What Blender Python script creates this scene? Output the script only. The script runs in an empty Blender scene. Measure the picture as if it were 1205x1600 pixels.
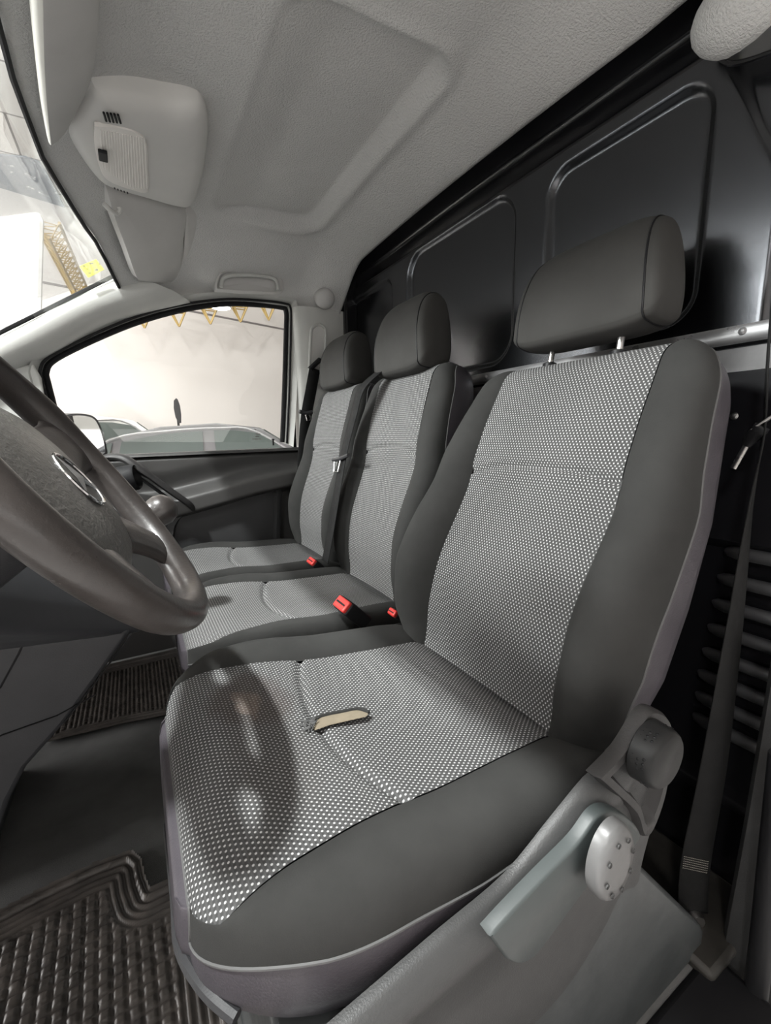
import bpy, bmesh, math, random
from mathutils import Vector, Matrix, noise
from math import sin, cos, tan, pi, radians, sqrt, atan, exp
random.seed(7)
S = bpy.context.scene
COL = S.collection

# ---------------------------------------------------------------- camera
F, CX, CY, ZC = 680.0, 602.5, 800.0, 0.80
VX, VY, ROLL = 206.0, 687.0, radians(1.0)
_du, _dv = VX - CX, VY - CY
_c, _s = cos(ROLL), sin(ROLL)
_du2, _dv2 = _du * _c - _dv * _s, _du * _s + _dv * _c
_p = atan(-_dv2 / F); _th = atan(-_du2 / F * cos(_p))
FW = Vector((sin(_th) * cos(_p), cos(_th) * cos(_p), -sin(_p)))
_R = Vector((cos(_th), -sin(_th), 0)); _U = _R.cross(FW)
RT = _R * _c - _U * _s; UP = _R * _s + _U * _c
CAM = Vector((0, 0, ZC))
cd = bpy.data.cameras.new('camera'); cam = bpy.data.objects.new('camera', cd); COL.objects.link(cam)
cd.sensor_fit = 'VERTICAL'; cd.sensor_height = 32.0; cd.lens = F / 1600 * 32.0
cd.clip_start = 0.01; cd.clip_end = 100
cam.matrix_world = Matrix((( RT.x, UP.x, -FW.x, CAM.x), (RT.y, UP.y, -FW.y, CAM.y), (RT.z, UP.z, -FW.z, CAM.z), (0, 0, 0, 1)))
S.camera = cam

# ---------------------------------------------------------------- light + exposure
S.view_settings.view_transform = 'Standard'; S.view_settings.look = 'None'
S.view_settings.gamma = 1.0; S.view_settings.use_curve_mapping = False
S.view_settings.exposure = 0.0
W = bpy.data.worlds.new('world'); S.world = W; W.use_nodes = True
W.node_tree.nodes['Background'].inputs[0].default_value = (1.0, 0.97, 0.95, 1)
W.node_tree.nodes['Background'].inputs[1].default_value = 0.35

def area(name, loc, look, size, sy, power, col=(1, .985, .97)):
    l = bpy.data.lights.new(name, 'AREA'); l.shape = 'RECTANGLE'; l.size = size; l.size_y = sy
    l.energy = power; l.color = col
    o = bpy.data.objects.new(name, l); COL.objects.link(o)
    o.location = loc
    o.rotation_euler = (Vector(look) - Vector(loc)).to_track_quat('-Z', 'Y').to_euler()
    return o
area('showroom_and_fill_lamp', (-3.4, 1.4, 2.7), (.4, .8, .7), 1.2, .4, 330)
area('showroom_and_fill_lamp', (-5.5, 2.3, 1.9), (.4, .9, 1.1), 4.8, 2.2, 480)  # added soft fill from the front, placed to show in the partition's reflection
area('showroom_and_fill_lamp', (-1.2, .25, 3.7), (.0, .5, .4), .3, .12, 330)
area('showroom_and_fill_lamp', (0.1, -3.2, 3.3), (.3, .6, .5), 2.2, .7, 15)
area('showroom_and_fill_lamp', (0.5, -5.5, .3), (.4, .8, 1.4), 5.0, 1.4, 50)  # added low fill behind the camera, lifts the headliner
area('showroom_and_fill_lamp', (-2.6, -1.6, 2.9), (.3, .6, .5), .4, .2, 55)
area('showroom_and_fill_lamp', (1.0, 5.6, 3.9), (1.0, 6.5, 0), 4.5, 1.2, 100)
area('showroom_and_fill_lamp', (-4.3, 4.3, 3.8), (-5.0, 6.6, 1.2), 4.0, 1.0, 260)  # added wash on the wall, brightens what the partition reflects

# ---------------------------------------------------------------- helpers
def px(u, v, ax, val):
    d = FW + RT * ((u - CX) / F) - UP * ((v - CY) / F)
    i = 'xyz'.index(ax); t = (val - CAM[i]) / d[i]
    return CAM + d * t
def pxp(u, v, P, n):
    d = FW + RT * ((u - CX) / F) - UP * ((v - CY) / F)
    t = (Vector(P) - CAM).dot(n) / d.dot(n)
    return CAM + d * t

def prop(o, label=None, cat=None, group=None, kind=None):
    if label: o['label'] = label
    if cat: o['category'] = cat
    if group: o['group'] = group
    if kind: o['kind'] = kind
    return o

def empty(name, loc=(0, 0, 0), label=None, cat=None, group=None):
    o = bpy.data.objects.new(name, None); COL.objects.link(o); o.location = loc
    o.empty_display_size = .05
    return prop(o, label, cat, group)

class MB:
    def __init__(s): s.v = []; s.f = []; s.m = []; s.uv = {}
    def vert(s, p): s.v.append(Vector(p)); return len(s.v) - 1
    def face(s, ids, m=0): s.f.append(list(ids)); s.m.append(m)
    def grid(s, rows, closed=False, m=0, flip=False, uvs=None):
        base = len(s.v); n = len(rows[0])
        for r in rows:
            for p in r: s.v.append(Vector(p))
        if uvs:
            k = base
            for r in uvs:
                for q in r: s.uv[k] = q; k += 1
        for i in range(len(rows) - 1):
            for j in range(n if closed else n - 1):
                a = base + i * n + j; b = base + i * n + (j + 1) % n
                c = b + n; d = a + n
                s.face((a, d, c, b) if flip else (a, b, c, d), m)
        return base
    def cap(s, base, n, flip=False, m=0):
        ids = list(range(base, base + n)); s.face(ids[::-1] if flip else ids, m)
    def tube(s, pts, r, seg=10, m=0, closed=False, flat=None, up=None, cap=True):
        pts = [Vector(p) for p in pts]; n = len(pts); rows = []
        prevn = None
        for i, p in enumerate(pts):
            a = pts[(i - 1) % n] if closed or i > 0 else pts[0]
            b = pts[(i + 1) % n] if closed or i < n - 1 else pts[-1]
            t = (b - a).normalized()
            if up is not None: nn = Vector(up)
            elif prevn is None:
                nn = Vector((0, 0, 1)) if abs(t.z) < .9 else Vector((1, 0, 0))
            else: nn = prevn
            nn = (nn - t * nn.dot(t)).normalized(); prevn = nn
            bb = t.cross(nn)
            rr = r[i] if isinstance(r, (list, tuple)) else r
            fl = flat if flat else 1.0
            rows.append([p + nn * (cos(2 * pi * k / seg) * rr * fl) + bb * (sin(2 * pi * k / seg) * rr) for k in range(seg)])
        if closed: rows.append(rows[0])
        b0 = s.grid(rows, closed=True, m=m)
        if not closed and cap:
            s.cap(b0, seg, flip=True, m=m); s.cap(b0 + (n - 1) * seg, seg, m=m)
    def box(s, lo, hi, M=None, m=0):
        b = len(s.v)
        for z in (lo[2], hi[2]):
            for (x, y) in ((lo[0], lo[1]), (hi[0], lo[1]), (hi[0], hi[1]), (lo[0], hi[1])):
                p = Vector((x, y, z)); s.v.append(M @ p if M else p)
        for q in ((3, 2, 1, 0), (4, 5, 6, 7), (0, 1, 5, 4), (1, 2, 6, 5), (2, 3, 7, 6), (3, 0, 4, 7)):
            s.face([b + k for k in q], m)
    def prism(s, pts, off, m=0):
        """closed polygon (3-D points) extruded by the vector off"""
        n = len(pts); b = len(s.v); off = Vector(off)
        for p in pts: s.v.append(Vector(p))
        for p in pts: s.v.append(Vector(p) + off)
        s.face([b + k for k in range(n)][::-1], m); s.face([b + n + k for k in range(n)], m)
        for k in range(n):
            s.face((b + k, b + (k + 1) % n, b + n + (k + 1) % n, b + n + k), m)
    def lathe(s, prof, c, ax, seg=32, m=0):
        """prof: (radius, height) pairs, around axis ax through c"""
        ax = Vector(ax).normalized(); t = Vector((0, 0, 1)) if abs(ax.z) < .9 else Vector((1, 0, 0))
        e1 = ax.cross(t).normalized(); e2 = ax.cross(e1); rows = []
        for r, h in prof:
            rows.append([Vector(c) + ax * h + (e1 * cos(2 * pi * k / seg) + e2 * sin(2 * pi * k / seg)) * max(r, 1e-5) for k in range(seg)])
        s.grid(rows, closed=True, m=m)
    def build(s, name, mat, parent=None, smooth=True, ang=40, bevel=0, bseg=2, subsurf=0, kind=None, solid=0, origin=None):
        me = bpy.data.meshes.new(name)
        me.from_pydata([tuple(v) for v in s.v], [], s.f)
        mats = mat if isinstance(mat, (list, tuple)) else [mat]
        for mm in mats: me.materials.append(mm)
        for p, mi in zip(me.polygons, s.m): p.material_index = mi
        if s.uv:
            ul = me.uv_layers.new(name='UVMap')
            for lp in me.loops: ul.data[lp.index].uv = s.uv.get(lp.vertex_index, (0, 0))
        bm = bmesh.new(); bm.from_mesh(me)
        bmesh.ops.remove_doubles(bm, verts=bm.verts, dist=1e-6)
        bmesh.ops.recalc_face_normals(bm, faces=bm.faces)
        bm.to_mesh(me); bm.free()
        if smooth:
            me.shade_smooth()
            if ang < 180: me.set_sharp_from_angle(angle=radians(ang))
        if origin is not None:
            me.transform(Matrix.Translation(-Vector(origin)))
        o = bpy.data.objects.new(name, me); COL.objects.link(o)
        if origin is not None: o.location = origin
        if solid:
            md = o.modifiers.new('solid', 'SOLIDIFY'); md.thickness = solid; md.offset = 0
        if bevel:
            md = o.modifiers.new('bevel', 'BEVEL'); md.width = bevel; md.segments = bseg; md.limit_method = 'ANGLE'; md.angle_limit = radians(35)
            md.harden_normals = False
        if subsurf:
            md = o.modifiers.new('sub', 'SUBSURF'); md.levels = subsurf; md.render_levels = subsurf
        if parent is not None:
            o.parent = parent
            # world-space meshes: undo the parent's placement
            o.matrix_parent_inverse = Matrix.Translation(-Vector(parent.location)) if tuple(parent.rotation_euler) == (0, 0, 0) else parent.matrix_world.inverted()
        if kind: o['kind'] = kind
        return o

def smooth(a, b, x):
    t = max(0, min(1, (x - a) / (b - a))); return t * t * (3 - 2 * t)
def lerp(a, b, t): return a + (b - a) * t
def interp(x, xs, ys):
    if x <= xs[0]: return ys[0]
    for i in range(len(xs) - 1):
        if x <= xs[i + 1]: return lerp(ys[i], ys[i + 1], (x - xs[i]) / (xs[i + 1] - xs[i]))
    return ys[-1]
def spline(pts, n=8):
    pts = [Vector(p) for p in pts]; out = []
    for i in range(len(pts) - 1):
        p0 = pts[max(i - 1, 0)]; p1 = pts[i]; p2 = pts[i + 1]; p3 = pts[min(i + 2, len(pts) - 1)]
        for k in range(n):
            t = k / n
            out.append(.5 * ((2 * p1) + (p2 - p0) * t + (2 * p0 - 5 * p1 + 4 * p2 - p3) * t * t + (3 * p1 - p0 - 3 * p2 + p3) * t ** 3))
    out.append(pts[-1]); return out
def rrect(w, h, r, seg=6):
    out = []
    for cx, cy, a0 in ((w - r, h - r, 0), (-w + r, h - r, 90), (-w + r, -h + r, 180), (w - r, -h + r, 270)):
        for k in range(seg + 1):
            a = radians(a0 + 90 * k / seg); out.append((cx + r * cos(a), cy + r * sin(a)))
    return out

# ---------------------------------------------------------------- materials
def nt(name):
    m = bpy.data.materials.new(name); m.use_nodes = True; t = m.node_tree
    return m, t, t.nodes['Principled BSDF']
def link(t, a, b): t.links.new(a, b)
def mathn(t, op, a, b=None, c=None):
    n = t.nodes.new('ShaderNodeMath'); n.operation = op
    for i, x in enumerate((a, b, c)):
        if x is None: continue
        if isinstance(x, (int, float)): n.inputs[i].default_value = x
        else: link(t, x, n.inputs[i])
    return n.outputs[0]
def coord(t, kind='Object', scale=None):
    n = t.nodes.new('ShaderNodeTexCoord'); o = n.outputs[kind]
    if scale:
        mp = t.nodes.new('ShaderNodeMapping'); link(t, o, mp.inputs[0]); mp.inputs['Scale'].default_value = scale; o = mp.outputs[0]
    return o
def noisen(t, vec, scale, detail=3, rough=.5):
    n = t.nodes.new('ShaderNodeTexNoise'); link(t, vec, n.inputs['Vector'])
    n.inputs['Scale'].default_value = scale; n.inputs['Detail'].default_value = detail; n.inputs['Roughness'].default_value = rough
    return n.outputs['Fac']
def ramp(t, fac, stops):
    n = t.nodes.new('ShaderNodeValToRGB'); link(t, fac, n.inputs[0])
    el = n.color_ramp.elements
    while len(el) < len(stops): el.new(.5)
    for e, (p, c) in zip(el, stops):
        e.position = p; e.color = (c[0], c[1], c[2], 1) if isinstance(c, (tuple, list)) else (c, c, c, 1)
    return n.outputs[0]
def mixc(t, f, a, b, mode='MIX'):
    n = t.nodes.new('ShaderNodeMix'); n.data_type = 'RGBA'; n.blend_type = mode
    if isinstance(f, (int, float)): n.inputs[0].default_value = f
    else: link(t, f, n.inputs[0])
    for k, x in ((6, a), (7, b)):
        if isinstance(x, (tuple, list)): n.inputs[k].default_value = (x[0], x[1], x[2], 1)
        else: link(t, x, n.inputs[k])
    return n.outputs[2]
def bump(t, p, h, strength=.3, dist=.001):
    n = t.nodes.new('ShaderNodeBump'); n.inputs['Strength'].default_value = strength; n.inputs['Distance'].default_value = dist
    link(t, h, n.inputs['Height']); link(t, n.outputs[0], p.inputs['Normal'])

def plain(name, col, rough=.5, metal=0, nscale=0, nstr=.2, var=0, vscale=8, spec=.5, ndist=.0008, coat=0, scratches=0):
    m, t, p = nt(name)
    p.inputs['Base Color'].default_value = (*col, 1); p.inputs['Roughness'].default_value = rough
    p.inputs['Metallic'].default_value = metal; p.inputs['Specular IOR Level'].default_value = spec
    if coat: p.inputs['Coat Weight'].default_value = coat
    co = coord(t)
    last = None
    if var:
        last = ramp(t, noisen(t, co, vscale, 5, .6), [(.3, tuple(c * (1 - var) for c in col)), (.7, tuple(c * (1 + var) for c in col))])
        link(t, last, p.inputs['Base Color'])
        rr = ramp(t, noisen(t, co, vscale * 1.7, 4, .6), [(.3, max(rough - .08, .02)), (.7, min(rough + .08, 1))])
        link(t, rr, p.inputs['Roughness'])
    if scratches:
        cs = coord(t, 'Object', (1, 1.7, .7))
        v = ramp(t, noisen(t, cs, 55, 6, .75), [(.70, 0.0), (.76, scratches)])
        link(t, mixc(t, v, last if last else col, (.38, .37, .35)), p.inputs['Base Color'])
    if nscale:
        bump(t, p, noisen(t, co, nscale, 3, .6), nstr, ndist)
    return m

def weave(name, col, scale, strength=.35, rough=.95, var=.06, dist=.001, col2=None):
    """small woven cloth: two crossing waves as bump and as faint colour change"""
    m, t, p = nt(name); co = coord(t)
    def wv(axis, sc):
        n = t.nodes.new('ShaderNodeTexWave'); link(t, co, n.inputs['Vector']); n.bands_direction = axis
        n.inputs['Scale'].default_value = sc; n.inputs['Distortion'].default_value = .6; n.inputs['Detail'].default_value = 1
        n.inputs['Detail Scale'].default_value = 2
        return n.outputs['Fac']
    h = mathn(t, 'MULTIPLY', wv('X', scale), mathn(t, 'ADD', wv('Y', scale), wv('Z', scale)))
    c = ramp(t, noisen(t, co, 6, 5, .6), [(.3, tuple(k * (1 - var) for k in col)), (.7, tuple(k * (1 + var) for k in col))])
    d = ramp(t, h, [(0, .86), (1, 1.1)])
    link(t, mixc(t, 1.0, c, d, 'MULTIPLY'), p.inputs['Base Color'])
    p.inputs['Roughness'].default_value = rough; p.inputs['Specular IOR Level'].default_value = .2
    bump(t, p, h, strength, dist)
    return m

def dots(name, base, dot, sx=.0062, sy=.0046, stain_shade=False, rib=.5):
    """dark seat cloth with staggered rows of little light stitches (UV in metres)"""
    m, t, p = nt(name)
    uv = t.nodes.new('ShaderNodeTexCoord').outputs['UV']
    sp = t.nodes.new('ShaderNodeSeparateXYZ'); link(t, uv, sp.inputs[0])
    v = mathn(t, 'DIVIDE', sp.outputs[1], sy); row = mathn(t, 'FLOOR', v)
    half = mathn(t, 'MULTIPLY', mathn(t, 'FLOORED_MODULO', row, 2.0), .5)
    u = mathn(t, 'ADD', mathn(t, 'DIVIDE', sp.outputs[0], sx), half)
    fu = mathn(t, 'SUBTRACT', mathn(t, 'FRACT', u), .5); fv = mathn(t, 'SUBTRACT', mathn(t, 'FRACT', v), .5)
    a = mathn(t, 'POWER', mathn(t, 'MULTIPLY', fu, 4.6), 2.0); b = mathn(t, 'POWER', mathn(t, 'MULTIPLY', fv, 3.5), 2.0)
    r = mathn(t, 'ADD', a, b)
    mask = mathn(t, 'SUBTRACT', 1.0, mathn(t, 'SMOOTH_MIN', r, 1.0, .25)); mask = mathn(t, 'MAXIMUM', mask, 0.0)
    mask = mathn(t, 'MINIMUM', mathn(t, 'MULTIPLY', mask, 2.2), 1.0)
    # dark little pits between the stitches
    fu2 = mathn(t, 'SUBTRACT', mathn(t, 'FRACT', mathn(t, 'ADD', u, .5)), .5)
    pit = mathn(t, 'ADD', mathn(t, 'POWER', mathn(t, 'MULTIPLY', fu2, 3.0), 2.0), mathn(t, 'POWER', mathn(t, 'MULTIPLY', fv, 2.4), 2.0))
    pit = mathn(t, 'MAXIMUM', mathn(t, 'SUBTRACT', 1.0, pit), 0.0)
    co = coord(t)
    nz = noisen(t, co, 5, 4, .6)
    cb = ramp(t, nz, [(.3, tuple(k * .88 for k in base)), (.7, tuple(k * 1.12 for k in base))])
    cb = mixc(t, mathn(t, 'MULTIPLY', pit, rib), cb, tuple(k * .35 for k in base))
    cdot = dot
    cc = mixc(t, mask, cb, cdot)
    if stain_shade:
        # brown worn patch and painted steering-wheel shadow at the cushion's front edge; UV: (lateral, towards the front)
        def blob(cx_, cy_, rx, ry, nsc, amp, lo, hi, k0):
            a_ = mathn(t, 'DIVIDE', mathn(t, 'SUBTRACT', sp.outputs[0], cx_), rx); b_ = mathn(t, 'DIVIDE', mathn(t, 'SUBTRACT', sp.outputs[1], cy_), ry)
            d_ = mathn(t, 'ADD', mathn(t, 'MULTIPLY', a_, a_), mathn(t, 'MULTIPLY', b_, b_))
            d_ = mathn(t, 'ADD', d_, mathn(t, 'MULTIPLY', mathn(t, 'SUBTRACT', noisen(t, co, nsc, 6, .7), .5), amp))
            return ramp(t, d_, [(lo, k0), (hi, 0.0)])
        cc = mixc(t, blob(.085, .385, .075, .065, 14, 1.3, .45, .95, .42), cc, (.045, .030, .026))
        cc = mixc(t, blob(-.03, .390, .13, .060, 14, 1.6, .35, .95, .22), cc, (.050, .042, .036))
        d2 = mathn(t, 'SUBTRACT', 1.0, blob(.080, .395, .045, .022, 60, 3.0, .2, .9, 1.0))
        cc = mixc(t, ramp(t, d2, [(.0, .30), (1.0, 0.0)]), cc, (.26, .20, .16))
    link(t, cc, p.inputs['Base Color'])
    p.inputs['Roughness'].default_value = .85; p.inputs['Specular IOR Level'].default_value = .25
    bump(t, p, mathn(t, 'SUBTRACT', mask, pit), .5, .0012)
    return m

def glass(name, tint=(1, 1, 1), refl=.06):
    m = bpy.data.materials.new(name); m.use_nodes = True; t = m.node_tree; t.nodes.clear()
    out = t.nodes.new('ShaderNodeOutputMaterial'); mx = t.nodes.new('ShaderNodeMixShader')
    tr = t.nodes.new('ShaderNodeBsdfTransparent'); tr.inputs[0].default_value = (*tint, 1)
    gl = t.nodes.new('ShaderNodeBsdfGlossy'); gl.inputs['Roughness'].default_value = .02
    fr = t.nodes.new('ShaderNodeLayerWeight'); fr.inputs[0].default_value = .25
    k = mathn(t, 'MULTIPLY_ADD', fr.outputs['Fresnel'], .5, refl * .3)
    link(t, k, mx.inputs[0]); link(t, tr.outputs[0], mx.inputs[1]); link(t, gl.outputs[0], mx.inputs[2]); link(t, mx.outputs[0], out.inputs[0])
    return m

M = {}
M['headliner'] = plain('headliner_cloth', (.57, .565, .55), .95, 0, 240, .9, .04, 5, spec=.2, ndist=.004)
M['header'] = plain('header_plastic', (.50, .49, .475), .6, 0, 900, .15, .04)
M['console'] = plain('overhead_plastic', (.62, .61, .585), .5, 0, 700, .12, .03)
M['visor'] = plain('visor_vinyl', (.56, .55, .53), .65, 0, 500, .25, .04)
M['visor_edge'] = plain('visor_edge_vinyl', (.62, .61, .56), .5)
M['lens'] = plain('lens_plastic', (.80, .77, .73), .35, 0, 0)
M['pillar'] = plain('pillar_plastic', (.50, .50, .475), .5, 0, 700, .12, .04)
M['cloth'] = plain('plain_seat_cloth', (.028, .028, .027), .93, 0, 900, .4, .16, 9, spec=.25, ndist=.0007)
M['headcloth'] = plain('headrest_cloth', (.035, .034, .032), .85, 0, 1100, .3, .06, 7, spec=.3, ndist=.0005)
M['dots'] = dots('dotted_seat_cloth', (.070, .070, .070), (.46, .46, .46))
M['dots_far'] = dots('dotted_seat_cloth_far', (.080, .080, .080), (.42, .42, .415), .0064, .0052)
M['dots_stain_shade'] = dots('stained_shaded_dotted_cloth', (.070, .070, .070), (.46, .46, .46), stain_shade=True)
M['vinyl'] = plain('seat_side_vinyl', (.062, .056, .064), .38, 0, 420, .45, .12, 9, spec=.3)
M['piping'] = plain('piping_cord', (.085, .085, .085), .7)
M['foam'] = plain('foam', (.19, .16, .115), 1, 0, 300, .4, .15, 30)
M['dark'] = plain('dark_plastic', (.028, .028, .030), .5, 0, 600, .3, .12, spec=.3)
M['dash'] = plain('dash_plastic', (.040, .041, .045), .55, 0, 650, .3, .12, 6, scratches=.5)
M['black'] = plain('black_plastic', (.010, .010, .011), .45, 0, 500, .2, spec=.2)
M['rubber'] = plain('black_rubber', (.011, .011, .012), .6, spec=.2)
M['shield'] = plain('shield_plastic', (.045, .045, .045), .42, 0, 600, .35, .12, 6, spec=.3, scratches=.25)
M['arm'] = plain('recliner_plastic', (.026, .025, .025), .5, 0, 300, .3, .2, spec=.3)
M['lever'] = plain('lever_plastic', (.036, .043, .043), .48, 0, 300, .08, .08)
M['cap'] = plain('lever_cap_plastic', (.095, .094, .094), .38, 0, 300, .08, .05)
M['basebox'] = plain('seat_box_paint', (.045, .049, .050), .42, 0, 400, .15, .15, 9, scratches=.5)
M['bulk'] = plain('bulkhead_paint', (.10, .103, .11), .24, 1.0, 60, .05, 0, ndist=.002)
M['bulkdark'] = plain('bulkhead_black_paint', (.006, .006, .007), .18, 0, 0, spec=.6)
M['rail'] = plain('galvanised_rail', (.30, .30, .305), .34, .6, 300, .2, .15, 12)
M['metal'] = plain('brushed_metal', (.62, .61, .60), .28, 1.0, 200, .1, .05)
M['chrome'] = plain('chrome', (.75, .75, .76), .12, 1.0)
M['red'] = plain('red_plastic', (.55, .035, .030), .4, 0, 0)
M['belt'] = plain('belt_webbing', (.009, .009, .009), .75, 0, 900, .4, .1, 20, spec=.2, ndist=.0006)
M['stitch'] = plain('stitch_thread', (.24, .23, .20), .9)
M['wheel'] = plain('worn_wheel_leather', (.036, .031, .029), .34, 0, 260, .35, .35, 9, coat=.15, scratches=.25)
M['pad'] = plain('airbag_pad', (.085, .081, .076), .36, 0, 200, .9, .2, 12, ndist=.0015)
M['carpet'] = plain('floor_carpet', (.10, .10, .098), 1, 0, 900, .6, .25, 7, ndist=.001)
M['grime'] = plain('grimy_sill_metal', (.022, .020, .017), .6, 0, 80, .4, .6, 14)
M['knob'] = plain('knob_plastic', (.014, .014, .014), .5, spec=.25)
M['louvre'] = plain('louvre_paint', (.16, .162, .168), .35, .8, 0)
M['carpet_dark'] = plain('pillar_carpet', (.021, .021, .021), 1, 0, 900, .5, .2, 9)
M['mat'] = plain('rubber_mat', (.050, .043, .038), .42, 0, 120, .3, .5, 22)
M['yellow'] = plain('yellow_sticker', (.80, .78, .02), .6)
M['ink'] = plain('sticker_ink', (.10, .09, .03), .6)
M['glass'] = glass('window_glass', (.97, .98, .97))
M['wscreen'] = glass('windscreen_glass', (.93, .95, .95))
M['doorup'] = plain('door_upper_plastic', (.040, .039, .038), .45, 0, 500, .3, .08)
M['doorlow'] = plain('door_lower_plastic', (.035, .035, .036), .5, 0, 500, .3, .1, spec=.3)
M['white_wall'] = plain('showroom_wall_paint', (.80, .76, .735), .8, 0, 0, var=.02, vscale=.5)
M['cream_wall'] = plain('showroom_side_paint', (.82, .80, .775), .8)
M['truss'] = plain('gold_truss_paint', (.36, .25, .085), .5)
M['joint'] = plain('wall_joint', (.22, .20, .20), .8)
M['ground'] = plain('showroom_floor_paint', (.50, .49, .48), .4, 0, 0, var=.05, vscale=1)
M['car_dark'] = plain('graphite_car_paint', (.13, .13, .135), .25, .5, coat=.5)
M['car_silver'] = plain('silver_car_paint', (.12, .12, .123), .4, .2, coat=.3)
M['car_white'] = plain('white_car_paint', (.80, .80, .78), .3, coat=.5)
M['car_glass'] = plain('car_glass', (.07, .085, .08), .12, 0, 0, spec=.35)
M['mirror'] = plain('mirror_glass', (.55, .55, .56), .03, 1.0)

def brickceil():
    m, t, p = nt('ceiling_panels'); co = coord(t)
    b = t.nodes.new('ShaderNodeTexBrick'); link(t, co, b.inputs['Vector'])
    b.inputs['Color1'].default_value = (.70, .67, .64, 1); b.inputs['Color2'].default_value = (.76, .73, .70, 1)
    b.inputs['Mortar'].default_value = (.16, .14, .13, 1); b.inputs['Scale'].default_value = 1
    b.inputs['Brick Width'].default_value = 1.6; b.inputs['Row Height'].default_value = .8; b.inputs['Mortar Size'].default_value = .012
    link(t, b.outputs['Color'], p.inputs['Base Color']); p.inputs['Roughness'].default_value = .8
    return m
M['ceilpanel'] = brickceil()
def blue_specks():
    m, t, p = nt('speckled_blue_panel'); co = coord(t)
    c = ramp(t, noisen(t, co, 7, 6, .75), [(.60, (.26, .29, .34)), (.66, (.85, .88, .9))])
    link(t, c, p.inputs['Base Color']); p.inputs['Roughness'].default_value = .3
    return m
M['blue_panel'] = blue_specks()

# ================================================================ SHOWROOM OUTSIDE (structure)
GZ = -.48; CZ = 4.15
b = MB(); b.box((-9, -7, GZ - .1), (12, 14, GZ)); b.build('floor', M['ground'], kind='structure', smooth=False)
b = MB(); b.box((-9, -7, CZ), (12, 14, CZ + .1)); b.build('ceiling', M['ceilpanel'], kind='structure', smooth=False)
# far wall, receding to the right, with its dark joint
wa, wb = Vector((-9, 5.64, 0)), Vector((11, 12.0, 0))
dirw = (wb - wa).normalized(); nrm = Vector((dirw.y, -dirw.x, 0))
b = MB(); b.prism([wa + Vector((0, 0, GZ)), wb + Vector((0, 0, GZ)), wb + nrm * -.2 + Vector((0, 0, GZ)), wa + nrm * -.2 + Vector((0, 0, GZ))], (0, 0, CZ - GZ))
wallfar = b.build('wall_far', M['white_wall'], kind='structure', smooth=False)
b = MB(); b.prism([wa + nrm * .012 + Vector((0, 0, 3.02)), wb + nrm * .012 + Vector((0, 0, 3.02)), wb - nrm * .01 + Vector((0, 0, 3.02)), wa - nrm * .01 + Vector((0, 0, 3.02))], (0, 0, .03))
b.build('joint_strip', M['joint'], parent=wallfar, smooth=False)
b = MB(); b.box((-9.1, -7, GZ), (-9, 14, CZ)); b.build('wall_left', M['cream_wall'], kind='structure', smooth=False)
b = MB(); b.box((-9, -7.1, GZ), (12, -7, CZ)); b.build('wall_near', M['cream_wall'], kind='structure', smooth=False)
b = MB(); b.box((12, -7, GZ), (12.1, 14, CZ)); b.build('wall_right', M['cream_wall'], kind='structure', smooth=False)
# white boxed wall section seen through the windscreen
q = [px(-60, 345, 'y', 4.2), px(63, 328, 'y', 4.2), px(70, 345, 'y', 4.2), px(62, 640, 'y', 4.2), px(-60, 640, 'y', 4.2)]
b = MB(); b.prism(q, (-.3, 1.2, 0)); b.build('wall_middle', M['cream_wall'], kind='structure', smooth=False, bevel=.03)
# added blue-grey speckled panel, standing in for a bluish area in the windscreen
q = [px(u, v, 'z', CZ - .02) for u, v in ((-80, 235), (40, 246), (62, 254), (72, 268), (104, 330), (-80, 345))]
b = MB(); b.prism(q, (0, 0, .015)); b.build('added_panel', M['blue_panel'], kind='structure', smooth=False)

def truss(name, p0, p1, w, h, n, label, taper=0.0):
    p0 = Vector(p0); p1 = Vector(p1); d = (p1 - p0).normalized(); side = d.cross(Vector((0, 0, 1))).normalized()
    root = empty(name, (p0 + p1) / 2, label, 'roof truss', 'gold lattice roof trusses')
    tb = MB(); lb = MB(); L = (p1 - p0).length
    def pt(s, k):   # k: 0 left top, 1 right top, 2 bottom
        f = 1 - taper * s
        c = p0 + d * (L * s)
        return c + (side * (-w / 2 * f) if k == 0 else side * (w / 2 * f) if k == 1 else Vector((0, 0, -h * f)))
    for k in range(3): tb.tube([pt(0, k), pt(1, k)], .014, 6)
    for i in range(n):
        a, c = i / n, (i + 1) / n; mid = (a + c) / 2
        for k in (0, 1):
            lb.tube([pt(a, k), pt(mid, 2)], .006, 5); lb.tube([pt(mid, 2), pt(c, k)], .006, 5)
        lb.tube([pt(a, 0), pt(mid, 1)], .006, 5); lb.tube([pt(mid, 1), pt(c, 0)], .006, 5)
    tb.build('chord', M['truss'], root, smooth=False); lb.build('lattice', M['truss'], root, smooth=False)
a = px(72, 345, 'y', 5.4); c = px(128, 462, 'y', 7.4)
truss('roof_truss', a, c, .20, .14, 14, 'long gold lattice truss seen through the windscreen beside the yellow sticker')
names = ['gold lattice truss end at the front corner of the passenger window top', 'gold lattice truss end second from the left through the passenger window',
         'gold lattice truss end just left of the bright lamp through the passenger window', 'gold lattice truss end just right of the bright lamp through the passenger window',
         'gold lattice truss end nearest the rear edge of the passenger window']
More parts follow.
